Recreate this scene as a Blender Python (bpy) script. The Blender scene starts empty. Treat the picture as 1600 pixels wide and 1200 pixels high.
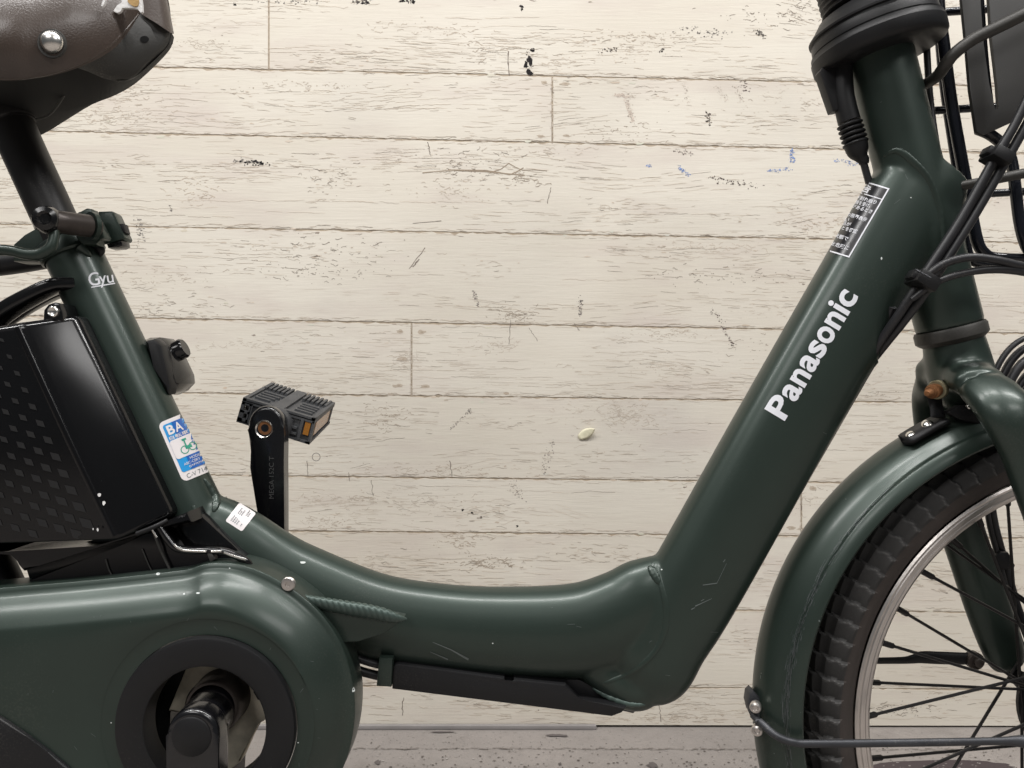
import bpy, bmesh, math, random
import numpy as np
from mathutils import Vector, Matrix
from mathutils.bvhtree import BVHTree
random.seed(7)
C = bpy.context.scene.collection
sc = bpy.context.scene
R = math.radians
# ------------------------------------------------------------------ camera, world, lamps, exposure
F = 1180.0                 # focal length in pixels of a 1600 px wide picture
S = 0.00045                # metres per pixel on the bicycle's middle plane (y = 0)
D = F * S                  # camera distance to that plane
H = 0.440                  # camera height
WALL = H * F / 537.0 - D   # y of the wall face
cd = bpy.data.cameras.new('camera'); cam = bpy.data.objects.new('camera', cd); C.objects.link(cam)
cam.location = (0, -D, H); cam.rotation_euler = (R(90), 0, 0)
cd.sensor_width = 36; cd.lens = 36 * F / 1600; cd.clip_start = 0.02; cd.clip_end = 60
sc.camera = cam
w = bpy.data.worlds.new('World'); sc.world = w; w.use_nodes = True
w.node_tree.nodes['Background'].inputs[0].default_value = (0.80, 0.86, 0.90, 1)
w.node_tree.nodes['Background'].inputs[1].default_value = 0.11
sc.view_settings.view_transform = 'Standard'; sc.view_settings.look = 'None'
sc.view_settings.exposure = 0.0; sc.view_settings.gamma = 1.0
def lamp(name, loc, target, sx, sy, power, col=(1, .98, .965)):
    l = bpy.data.lights.new(name, 'AREA'); l.shape = 'RECTANGLE'; l.size = sx; l.size_y = sy
    l.energy = power; l.color = col
    o = bpy.data.objects.new(name, l); C.objects.link(o); o.location = loc
    o.rotation_euler = (Vector(target) - Vector(loc)).to_track_quat('-Z', 'Y').to_euler()
    return o
for i, x in enumerate((-1.55, -0.1, 1.35)):
    lamp('ceiling_light', (x, -0.62, 2.35), (x, -0.5, 0), 1.15, 0.07, 31)
for i, x in enumerate((-1.3, 1.3)):
    lamp('ceiling_light', (x, -2.3, 2.35), (x, -1.6, 0), 1.3, 0.7, 27)

# ------------------------------------------------------------------ pixel helper and mesh helpers
CAM = Vector((0, -D, H))
def P(px, py, Y=0.0):
    k = (D + Y) / F
    return Vector(((px - 800) * k, Y, H - (py - 600) * k))
def K(Y=0.0): return (D + Y) / F          # metres per pixel at depth Y

def link(name, me, mat, parent=None, smooth=True):
    o = bpy.data.objects.new(name, me); C.objects.link(o)
    if mat is not None: me.materials.append(mat)
    if smooth: me.polygons.foreach_set('use_smooth', [True] * len(me.polygons))
    if parent is not None:
        o.parent = parent
        bpy.context.view_layer.update()
        o.matrix_parent_inverse = parent.matrix_world.inverted()
    return o
def pyobj(name, vs, fs, mat, parent=None, smooth=True):
    me = bpy.data.meshes.new(name); me.from_pydata([tuple(v) for v in vs], [], fs); me.update()
    return link(name, me, mat, parent, smooth)
def bmobj(name, bm, mat, parent=None, smooth=True, sharp=None):
    bmesh.ops.recalc_face_normals(bm, faces=bm.faces)
    me = bpy.data.meshes.new(name); bm.to_mesh(me); bm.free()
    o = link(name, me, mat, parent, smooth)
    if smooth: me.set_sharp_from_angle(angle=R(sharp if sharp else 38))
    return o
def tag(o, label=None, cat=None, group=None, kind=None):
    if label: o['label'] = label
    if cat: o['category'] = cat
    if group: o['group'] = group
    if kind: o['kind'] = kind
    return o
def empty(name, loc):
    o = bpy.data.objects.new(name, None); C.objects.link(o); o.location = loc; o.empty_display_size = .05
    bpy.context.view_layer.update(); return o
def catmull(pts, m):
    pts = [np.array(p, float) for p in pts]
    if m <= 1 or len(pts) < 3: return pts
    out = []
    for i in range(len(pts) - 1):
        p0 = pts[i - 1] if i else 2 * pts[0] - pts[1]
        p1, p2 = pts[i], pts[i + 1]
        p3 = pts[i + 2] if i + 2 < len(pts) else 2 * pts[-1] - pts[-2]
        for k in range(m):
            t = k / m
            out.append(.5 * (2 * p1 + (p2 - p0) * t + (2 * p0 - 5 * p1 + 4 * p2 - p3) * t * t + (3 * p1 - p0 - 3 * p2 + p3) * t ** 3))
    out.append(pts[-1]); return out
def sweep_geo(bm, pts, ratio=1.0, n=20, ex=2.0, m=6, caps=True, dome=0.0, fn=None):
    """pts: (px, py, half-width px, Y). ratio = depth half-width / in-plane half-width, ex = superellipse exponent"""
    pp = catmull(pts, m)
    cen = [P(p[0], p[1], p[3]) for p in pp]
    rad = [max(p[2], .05) * K(p[3]) for p in pp]
    N = len(cen); rings = []
    for i in range(N):
        t = (cen[min(i + 1, N - 1)] - cen[max(i - 1, 0)]).normalized()
        ref = Vector((0, 1, 0)) if abs(t.y) < .9 else Vector((0, 0, 1))
        a2 = (ref - t * ref.dot(t)).normalized(); a1 = t.cross(a2).normalized()
        ring = []
        for j in range(n):
            a = 2 * math.pi * j / n
            c, s = math.cos(a), math.sin(a)
            c = math.copysign(abs(c) ** (2 / ex), c); s = math.copysign(abs(s) ** (2 / ex), s)
            r = rad[i] * (fn(i / (N - 1), a) if fn else 1)
            ring.append(bm.verts.new(cen[i] + a1 * c * r + a2 * s * r * (ratio(i / (N - 1)) if callable(ratio) else ratio)))
        rings.append(ring)
    for i in range(N - 1):
        for j in range(n):
            k = (j + 1) % n
            bm.faces.new((rings[i][j], rings[i][k], rings[i + 1][k], rings[i + 1][j]))
    if caps:
        bm.faces.new(rings[0][::-1]); bm.faces.new(rings[-1])
    return bm
def sweep(name, pts, mat, parent=None, **kw):
    bm = bmesh.new(); sweep_geo(bm, pts, **kw); return bmobj(name, bm, mat, parent)
def prism_geo(bm, poly, Y0, Y1, ref=None, bevel=0, seg=2):
    """polygon in pixels at depth ref (default Y0), extruded from Y0 to Y1"""
    ref = Y0 if ref is None else ref
    a = []; b = []
    for x, y in poly:
        p = P(x, y, ref); a.append(bm.verts.new((p.x, Y0, p.z))); b.append(bm.verts.new((p.x, Y1, p.z)))
    n = len(poly); fs = [bm.faces.new(a), bm.faces.new(b[::-1])]
    for i in range(n):
        k = (i + 1) % n
        fs.append(bm.faces.new((a[i], b[i], b[k], a[k])))
    if bevel:
        es = list({e for f in fs[:2] for e in f.edges})
        bmesh.ops.bevel(bm, geom=es, offset=bevel, segments=seg, affect='EDGES', profile=.5, clamp_overlap=True)
    return bm
def prism(name, poly, Y0, Y1, mat, parent=None, **kw):
    bm = bmesh.new(); prism_geo(bm, poly, Y0, Y1, **kw); return bmobj(name, bm, mat, parent)
def lathe_geo(bm, c, axis, prof, n=32, closed=False):
    """prof: list of (t along axis, radius) in metres"""
    axis = Vector(axis).normalized()
    ref = Vector((0, 1, 0)) if abs(axis.y) < .9 else Vector((0, 0, 1))
    u = axis.cross(ref).normalized(); v = axis.cross(u).normalized()
    rings = []
    for t, r in prof:
        if r < 1e-6: rings.append([bm.verts.new(c + axis * t)] * n); continue
        rings.append([bm.verts.new(c + axis * t + (u * math.cos(2 * math.pi * j / n) + v * math.sin(2 * math.pi * j / n)) * r) for j in range(n)])
    q = list(zip(rings, rings[1:]))
    if closed: q.append((rings[-1], rings[0]))
    for A, B in q:
        for j in range(n):
            k = (j + 1) % n
            f = []
            for vv in (A[j], A[k], B[k], B[j]):
                if vv not in f: f.append(vv)
            if len(f) > 2:
                try: bm.faces.new(f)
                except ValueError: pass
    return bm
def lathe(name, c, axis, prof, mat, parent=None, n=32, closed=False):
    bm = bmesh.new(); lathe_geo(bm, Vector(c), axis, prof, n, closed); return bmobj(name, bm, mat, parent)
def box_geo(bm, c, ax, ay, az, sx, sy, sz, bevel=0):
    vs = []
    for i in (-1, 1):
        for j in (-1, 1):
            for k in (-1, 1):
                vs.append(bm.verts.new(c + ax * (i * sx / 2) + ay * (j * sy / 2) + az * (k * sz / 2)))
    fs = [bm.faces.new([vs[a] for a in f]) for f in ((0, 1, 3, 2), (4, 6, 7, 5), (0, 4, 5, 1), (2, 3, 7, 6), (0, 2, 6, 4), (1, 5, 7, 3))]
    if bevel: bmesh.ops.bevel(bm, geom=list({e for f in fs for e in f.edges}), offset=bevel, segments=2, affect='EDGES', profile=.5)
    return bm

# ------------------------------------------------------------------ materials
def nt(m): return m.node_tree.nodes, m.node_tree.links
def mat(name, col, rough=.5, metal=0.0, spec=.5, coat=0.0, bump=0.0, bscale=400.0, var=0.0, vscale=30.0, rvar=0.0, dust=0.0, dustcol=(.25, .23, .2), stretch=None, crough=.15):
    m = bpy.data.materials.new(name); m.use_nodes = True
    N, L = nt(m); b = N['Principled BSDF']
    b.inputs['Base Color'].default_value = (*col, 1); b.inputs['Roughness'].default_value = rough
    b.inputs['Metallic'].default_value = metal; b.inputs['Specular IOR Level'].default_value = spec
    b.inputs['Coat Weight'].default_value = coat; b.inputs['Coat Roughness'].default_value = crough
    tc = N.new('ShaderNodeTexCoord'); co = tc.outputs['Object']
    if stretch:
        mp = N.new('ShaderNodeMapping'); mp.inputs['Scale'].default_value = stretch; L.new(co, mp.inputs[0]); co = mp.outputs[0]
    def noise(sc_, det=4):
        n = N.new('ShaderNodeTexNoise'); n.inputs['Scale'].default_value = sc_; n.inputs['Detail'].default_value = det
        L.new(co, n.inputs['Vector']); return n
    src = None
    if var:
        n = noise(vscale, 6); mx = N.new('ShaderNodeMix'); mx.data_type = 'RGBA'
        mx.inputs['A'].default_value = (*[c * (1 - var) for c in col], 1); mx.inputs['B'].default_value = (*[min(1, c * (1 + var)) for c in col], 1)
        L.new(n.outputs['Fac'], mx.inputs['Factor']); src = mx.outputs['Result']
    if dust:
        n = noise(900, 2); n2 = noise(14, 5)
        mu = N.new('ShaderNodeMath'); mu.operation = 'MULTIPLY'; L.new(n.outputs['Fac'], mu.inputs[0]); L.new(n2.outputs['Fac'], mu.inputs[1])
        mr = N.new('ShaderNodeMapRange'); mr.inputs['From Min'].default_value = .34; mr.inputs['From Max'].default_value = .5; mr.inputs['To Max'].default_value = dust
        L.new(mu.outputs[0], mr.inputs['Value'])
        mx = N.new('ShaderNodeMix'); mx.data_type = 'RGBA'; mx.inputs['A'].default_value = (*col, 1); mx.inputs['B'].default_value = (*dustcol, 1)
        if src: L.new(src, mx.inputs['A'])
        L.new(mr.outputs[0], mx.inputs['Factor']); src = mx.outputs['Result']
    if src: L.new(src, b.inputs['Base Color'])
    if rvar:
        n = noise(vscale * .7, 5); mr = N.new('ShaderNodeMapRange')
        mr.inputs['To Min'].default_value = max(0, rough - rvar); mr.inputs['To Max'].default_value = min(1, rough + rvar)
        L.new(n.outputs['Fac'], mr.inputs['Value']); L.new(mr.outputs[0], b.inputs['Roughness'])
    if bump:
        n = noise(bscale, 3); bp = N.new('ShaderNodeBump'); bp.inputs['Strength'].default_value = bump; bp.inputs['Distance'].default_value = .0006
        L.new(n.outputs['Fac'], bp.inputs['Height']); L.new(bp.outputs[0], b.inputs['Normal'])
    return m
M = dict(
    green=mat('satin_green_paint', (.0265, .0408, .0328), .40, .45, .5, bump=.06, bscale=2200, var=.22, vscale=16, rvar=.09, dust=.07, coat=.26, crough=.2),
    weld=mat('painted_weld', (.055, .08, .07), .42, .35, bump=.08, bscale=700, var=.15),
    black=mat('matt_black_plastic', (.0075, .0075, .0083), .46, spec=.35, bump=.12, bscale=1500, var=.2, rvar=.06, dust=.08),
    post=mat('seatpost_black', (.014, .013, .013), .45, .2, bump=.05, bscale=1500, var=.2, dust=.2),
    gloss=mat('gloss_black', (.006, .006, .0065), .16, var=.2, rvar=.05, dust=.12),
    batt=mat('battery_gloss_black', (.004, .004, .0045), .17, spec=.4, bump=.03, bscale=60, rvar=.06, dust=.04),
    loz=mat('battery_matt_print', (.009, .009, .0095), .5, dust=.04), deep=mat('dark_shell', (.005, .005, .005), .75, spec=.2),
    crank=mat('crank_gloss_black', (.004, .004, .005), .24, rvar=.06, coat=.4),
    worn=mat('worn_rubber', (.07, .067, .064), .7, spec=.3, bump=.3, bscale=700, var=.4, vscale=120),
    rubber=mat('tyre_rubber', (.036, .035, .034), .72, spec=.3, bump=.3, bscale=700, var=.3, vscale=60, dust=.5, dustcol=(.12, .1, .085)),
    sidewall=mat('tyre_sidewall', (.048, .040, .036), .7, spec=.3, bump=.2, bscale=600, var=.25, vscale=40, dust=.35, dustcol=(.12, .1, .085)),
    alloy=mat('brushed_alloy', (.57, .535, .505), .32, .9, bump=.1, bscale=500, var=.25, vscale=50, rvar=.1),
    steel=mat('bright_steel', (.72, .70, .66), .25, 1.0, var=.2, vscale=120, rvar=.08),
    grime=mat('grimy_alloy', (.62, .56, .45), .6, .2, bump=.4, bscale=260, var=.6, vscale=90, rvar=.15),
    rust=mat('rusted_steel', (.20, .085, .03), .7, .4, bump=.6, bscale=500, var=.6, vscale=300),
    zinc=mat('zinc_washer', (.34, .31, .2), .5, .7, bump=.3, bscale=400, var=.5, vscale=200),
    spoke=mat('spoke_black', (.016, .015, .015), .4, .5),
    stay=mat('stay_grey', (.05, .052, .058), .45, .5, var=.4, vscale=60, bump=.15, bscale=500, dust=.4),
    leather=mat('brown_leather', (.062, .045, .036), .33, coat=.15, bump=.3, bscale=900, var=.2, vscale=18, rvar=.08),
    nose=mat('brown_nose_leather', (.085, .066, .056), .45, bump=.3, bscale=900, var=.15, vscale=18),
    base=mat('grey_plastic', (.036, .035, .032), .6, bump=.25, bscale=800, var=.15, dust=.3),
    tan=mat('brown_bolt', (.055, .045, .04), .4, .4, bump=.2, bscale=500, var=.3, vscale=80),
    foam=mat('white_foam', (.72, .71, .70), .85, bump=.5, bscale=500, var=.15, vscale=120),
    foamtan=mat('tan_foam', (.42, .27, .11), .9, bump=.5, bscale=500, var=.5, vscale=160),
    white=mat('white_print', (.70, .71, .75), .5),
    chip=mat('paint_chip', (.62, .66, .64), .6),
    scr=mat('scratch_grey', (.12, .14, .135), .55), wear=mat('worn_paint', (.095, .105, .107), .45, .3),
    label=mat('label_black', (.008, .008, .01), .28),
    sticker=mat('sticker_white', (.72, .68, .68), .35),
    blue=mat('sticker_blue', (.01, .27, .62), .3),
    navy=mat('sticker_deep_blue', (.012, .11, .42), .3),
    teal=mat('sticker_green', (.02, .30, .20), .35),
    ink=mat('grey_ink', (.16, .18, .19), .5),
    amber=mat('amber_reflector', (.34, .135, .018), .2, coat=.6, bump=.4, bscale=1400),
    pedal=mat('pedal_grey_plastic', (.055, .057, .061), .55, bump=.25, bscale=900, var=.3, vscale=60, dust=.5),
    etch=mat('etched_metal', (.10, .10, .10), .5, .5),
    wire=mat('basket_gloss_black', (.008, .009, .013), .17, rvar=.05, dust=.15),
    carrier=mat('carrier_grey', (.036, .034, .030), .5, .2, bump=.2, bscale=600, var=.3, vscale=60, dust=.3),
    plate=mat('plate_charcoal', (.023, .022, .020), .6, bump=.15, bscale=1200, var=.15),
    cable=mat('cable_black', (.016, .016, .018), .42, var=.2, dust=.25),
    joint=mat('joint_brown', (.44, .365, .28), .9, var=.3, vscale=160),
    strip=mat('grey_strip', (.27, .255, .25), .5, var=.2, vscale=30),
    leaf=mat('dry_leaf', (.80, .76, .56), .55, bump=.3, bscale=300, var=.2, vscale=200),
)
def plank_mat():
    m = bpy.data.materials.new('cream_plank'); m.use_nodes = True
    N, L = nt(m); b = N['Principled BSDF']; b.inputs['Roughness'].default_value = .55; b.inputs['Specular IOR Level'].default_value = .3
    g = N.new('ShaderNodeNewGeometry'); oi = N.new('ShaderNodeObjectInfo')
    ad = N.new('ShaderNodeVectorMath'); ad.operation = 'ADD'; cb = N.new('ShaderNodeCombineXYZ')
    mu = N.new('ShaderNodeMath'); mu.operation = 'MULTIPLY'; mu.inputs[1].default_value = 37.0; L.new(oi.outputs['Random'], mu.inputs[0])
    L.new(mu.outputs[0], cb.inputs[0]); L.new(mu.outputs[0], cb.inputs[1]); L.new(g.outputs['Position'], ad.inputs[0]); L.new(cb.outputs[0], ad.inputs[1])
    def noise(scale, map_, det=5, ro=.55, dist=0.0, src=ad.outputs[0]):
        mp = N.new('ShaderNodeMapping'); mp.inputs['Scale'].default_value = map_; L.new(src, mp.inputs[0])
        n = N.new('ShaderNodeTexNoise'); n.inputs['Scale'].default_value = scale; n.inputs['Detail'].default_value = det
        n.inputs['Roughness'].default_value = ro; n.inputs['Distortion'].default_value = dist
        L.new(mp.outputs[0], n.inputs['Vector']); return n.outputs['Fac']
    def rng(x, a, b_, c=0.0, d=1.0):
        r = N.new('ShaderNodeMapRange'); r.inputs[1].default_value = a; r.inputs[2].default_value = b_; r.inputs[3].default_value = c; r.inputs[4].default_value = d
        L.new(x, r.inputs[0]); return r.outputs[0]
    def mul(x, y):
        q = N.new('ShaderNodeMath'); q.operation = 'MULTIPLY'; L.new(x, q.inputs[0])
        if isinstance(y, float): q.inputs[1].default_value = y
        else: L.new(y, q.inputs[1])
        return q.outputs[0]
    def mix(a, b_, f):
        x = N.new('ShaderNodeMix'); x.data_type = 'RGBA'
        if isinstance(a, tuple): x.inputs['A'].default_value = (*a, 1)
        else: L.new(a, x.inputs['A'])
        x.inputs['B'].default_value = (*b_, 1); L.new(f, x.inputs['Factor']); return x.outputs['Result']
    c = mix((.70, .648, .556), (.755, .71, .622), rng(noise(3, (1, 1, 3)), .35, .65))
    c = mix(c, (.64, .565, .505), rng(noise(9, (.6, 1, 2.2), 6), .52, .74, 0, .7))
    c = mix(c, (.60, .53, .46), mul(rng(noise(14, (1, 1, 16), 6, .6, .4), .56, .72), .34))           # soft grain streaks
    patch = rng(noise(5, (.55, 1, 1.7), 4), .47, .60)
    grain = rng(noise(30, (.55, 1, 11), 5, .65, .9), .60, .645)
    c = mix(c, (.40, .325, .245), mul(mul(grain, patch), .34))                                     # broken grain cracks
    fine = rng(noise(150, (.5, 1, 2.2), 4, .7, 1.2), .645, .70)
    c = mix(c, (.42, .345, .265), mul(mul(fine, rng(noise(7, (.6, 1, 1.4), 3), .48, .6)), .34))       # flecks
    c = mix(c, (.52, .50, .47), mul(rng(noise(2.2, (1.6, 1, .35), 4, .5, .5), .60, .78), .35))           # handling smudges
    L.new(c, b.inputs['Base Color'])
    bp = N.new('ShaderNodeBump'); bp.inputs['Strength'].default_value = .35; bp.inputs['Distance'].default_value = .0007
    L.new(noise(40, (.6, 1, 9), 6, .6, .5), bp.inputs['Height']); L.new(bp.outputs[0], b.inputs['Normal'])
    return m
M['plank'] = plank_mat()
def wear_on(m):
    N, L = nt(m); b = N['Principled BSDF']; src = b.inputs['Base Color'].links[0].from_socket
    a = N.new('ShaderNodeAttribute'); a.attribute_name = 'wear'
    x = N.new('ShaderNodeMix'); x.data_type = 'RGBA'; x.inputs['B'].default_value = (.11, .107, .104, 1)
    L.new(a.outputs['Fac'], x.inputs['Factor']); L.new(src, x.inputs['A']); L.new(x.outputs['Result'], b.inputs['Base Color'])
wear_on(M['rubber'])
def tint_mat(name, rough=.85):
    m = bpy.data.materials.new(name); m.use_nodes = True
    N, L = nt(m); b = N['Principled BSDF']; b.inputs['Roughness'].default_value = rough; b.inputs['Specular IOR Level'].default_value = .15
    a = N.new('ShaderNodeAttribute'); a.attribute_name = 'tint'; L.new(a.outputs['Color'], b.inputs['Base Color'])
    return m
M['tint'] = tint_mat('flaked_paint')
def floor_mat():
    m = bpy.data.materials.new('concrete'); m.use_nodes = True
    N, L = nt(m); b = N['Principled BSDF']; b.inputs['Roughness'].default_value = .8
    g = N.new('ShaderNodeNewGeometry')
    def noise(s, det=6, ro=.6):
        n = N.new('ShaderNodeTexNoise'); n.inputs['Scale'].default_value = s; n.inputs['Detail'].default_value = det; n.inputs['Roughness'].default_value = ro
        L.new(g.outputs['Position'], n.inputs['Vector']); return n.outputs['Fac']
    cur = None
    for (s, a, z, col, f) in ((4, .35, .7, (.315, .285, .265), 1.0), (25, .5, .75, (.20, .18, .165), .6), (160, .60, .72, (.11, .10, .09), .7), (420, .62, .75, (.55, .52, .48), .5)):
        r = N.new('ShaderNodeMapRange'); r.inputs[1].default_value = a; r.inputs[2].default_value = z; r.inputs[4].default_value = f; L.new(noise(s), r.inputs[0])
        x = N.new('ShaderNodeMix'); x.data_type = 'RGBA'; x.inputs['A'].default_value = (.25, .228, .212, 1); x.inputs['B'].default_value = (*col, 1)
        if cur: L.new(cur, x.inputs['A'])
        L.new(r.outputs[0], x.inputs['Factor']); cur = x.outputs['Result']
    L.new(cur, b.inputs['Base Color'])
    bp = N.new('ShaderNodeBump'); bp.inputs['Strength'].default_value = .5; bp.inputs['Distance'].default_value = .002; L.new(noise(220), bp.inputs['Height']); L.new(bp.outputs[0], b.inputs['Normal'])
    return m
M['floor'] = floor_mat()

# ------------------------------------------------------------------ setting: floor and plank wall
fl = pyobj('floor', [(-6, -6, 0), (6, -6, 0), (6, 6, 0), (-6, 6, 0)], [(0, 1, 2, 3)], M['floor'], smooth=False); tag(fl, kind='structure')
wall = empty('plank_wall', (0, WALL, 0))
tag(wall, 'cream wall of flaking horizontal wooden planks behind the bicycle', 'wall')
seams = [(-560, -515), (-440, -400), (-330, -294), (-205, -172), (-122, -92), (-33, -7), (104, 129), (208, 233), (354, 374), (497, 516), (613, 627), (741, 754), (827, 838), (945, 955), (1070, 1076), (1131.5, 1133.5)]
def seam_y(i, x):
    a, b = seams[i]; return a + (b - a) * (x - 200) / 1100
XL, XR = -900, 2500
GAP = 1.35
cuts = {3: [100], 4: [1200], 5: [420], 6: [-420, 863], 7: [-60, 1960], 8: [-420, 1700], 9: [643, 1990], 10: [-480, 1800], 11: [1252, -30], 12: [1790, -300], 13: [-520, 1690], 14: [330]}
# the joint at x = 863 lies between seams 118 and 222, that is plank row 6
def plank(i, x0, x1):
    bm = bmesh.new(); n = max(4, int((x1 - x0) / 7)); top = []; bot = []
    for k in range(n + 1):
        x = x0 + (x1 - x0) * k / n
        jt = random.gauss(0, .7); jb = random.gauss(0, .7)
        if random.random() < .08: jt += random.uniform(.5, 2.0)
        if random.random() < .08: jb -= random.uniform(.5, 2.0)
        xo = x + (GAP * (1 if k == 0 else -1 if k == n else 0))
        top.append((xo, seam_y(i, x) + GAP * .8 + jt)); bot.append((xo, seam_y(i + 1, x) - (GAP * .8 + abs(jb) * .6 if i < 14 else 0)))
    dz = random.uniform(-.00008, .0001)
    loop = top + bot[::-1]
    f = []; b_ = []
    cx = sum(p[0] for p in loop) / len(loop)
    fv = [bm.verts.new(P(x, y, WALL) + Vector((0, dz, 0))) for x, y in loop]
    bv = [bm.verts.new((v.co.x, v.co.y + .004, v.co.z)) for v in fv]
    m = len(top)
    for k in range(m - 1):
        bm.faces.new((fv[k], fv[k + 1], fv[len(loop) - 2 - k], fv[len(loop) - 1 - k]))
    for k in range(len(loop)):
        j = (k + 1) % len(loop); bm.faces.new((fv[k], bv[k], bv[j], fv[j]))
    return bmobj('plank', bm, M['plank'], wall, smooth=False)
for i in range(len(seams) - 1):
    xs = [XL] + sorted(cuts.get(i, [])) + [XR]
    for a, b in zip(xs, xs[1:]): plank(i, a, b)
bm = bmesh.new(); prism_geo(bm, [(XL - 5, -600), (XR + 5, -480), (XR + 5, 1129), (XL - 5, 1122)], WALL + .0006, WALL + .012, ref=WALL); bmobj('backing_board', bm, M['joint'], wall, smooth=False)

bm = bmesh.new(); prism_geo(bm, [(XL, 1120), (XR, 1120), (XR, 1138), (XL, 1138)], WALL + .006, WALL + .02, ref=WALL); bmobj('gap_shade_strip', bm, M['deep'], wall, smooth=False)  # black strip standing in for the shade in the gap under the planks
# flaking paint, cracks along the grain and marks: thin slivers lying on the planks
class Tint:
    def __init__(s): s.v = []; s.f = []; s.c = []
    def poly(s, pts, col):
        b = len(s.v); Yf = .00014 + 3e-7 * (len(s.f) % 300); s.v += [P(x, y, WALL - Yf) for x, y in pts]; s.f.append(tuple(range(b, b + len(pts)))); s.c.append(col)
    def line(s, pts, ws, col):
        b = len(s.v); n = len(pts); Yf = .00014 + 3e-7 * (len(s.f) % 300)
        for i, (x, y) in enumerate(pts):
            x0, y0 = pts[max(0, i - 1)]; x1, y1 = pts[min(n - 1, i + 1)]
            dx, dy = x1 - x0, y1 - y0; l = math.hypot(dx, dy) or 1; nx, ny = -dy / l, dx / l
            h = ws[i] / 2
            s.v.append(P(x + nx * h, y + ny * h, WALL - Yf)); s.v.append(P(x - nx * h, y - ny * h, WALL - Yf))
        for i in range(n - 1):
            s.f.append((b + 2 * i, b + 2 * i + 1, b + 2 * i + 3, b + 2 * i + 2)); s.c.append(col)
    def build(s, name, parent):
        me = bpy.data.meshes.new(name); me.from_pydata([tuple(v) for v in s.v], [], s.f); me.update()
        at = me.attributes.new('tint', 'FLOAT_COLOR', 'FACE')
        at.data.foreach_set('color', np.array([(*c, 1) for c in s.c], 'f').ravel())
        return link(name, me, M['tint'], parent, smooth=False)
T = Tint(); U = random.uniform; G = random.gauss
def vcol(k=1.0):
    t = random.random()
    base = ((.57, .49, .40), (.51, .43, .345), (.45, .37, .29), (.36, .295, .23), (.22, .18, .145))[min(4, int(t * t * 5.2))]
    j = U(.9, 1.12) * k
    f_ = U(.05, .42)
    return tuple(min(.7, c * j) * (1 - f_) + g_ * f_ for c, g_ in zip(base, (.69, .635, .56)))
def dash(x, y, ln, wmax, col, slope=0.02, wig=.8):
    n = max(3, int(ln / 3)); pts = []; ws = []; yy = y; wmax *= .55; wig *= 1.25
    for i in range(n + 1):
        t = i / n; yy += G(0, wig * .45) + slope * ln / n
        pts.append((x + t * ln, yy)); ws.append(max(.35, wmax * (math.sin(math.pi * min(.97, max(.03, t))) ** .5) * U(.45, 1.2)))
    T.line(pts, ws, col)
def blob(x, y, rx, ry, col, n=9, rough=.35):
    T.poly([(x + rx * math.cos(a) * U(1 - rough, 1 + rough), y + ry * math.sin(a) * U(1 - rough, 1 + rough)) for a in [2 * math.pi * i / n for i in range(n)]], col)
def row_of(y, x):
    for i in range(len(seams) - 1):
        if seam_y(i, x) <= y < seam_y(i + 1, x): return i
    return None
VX0, VX1, VY0, VY1 = -150, 1750, -60, 1130
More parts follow.
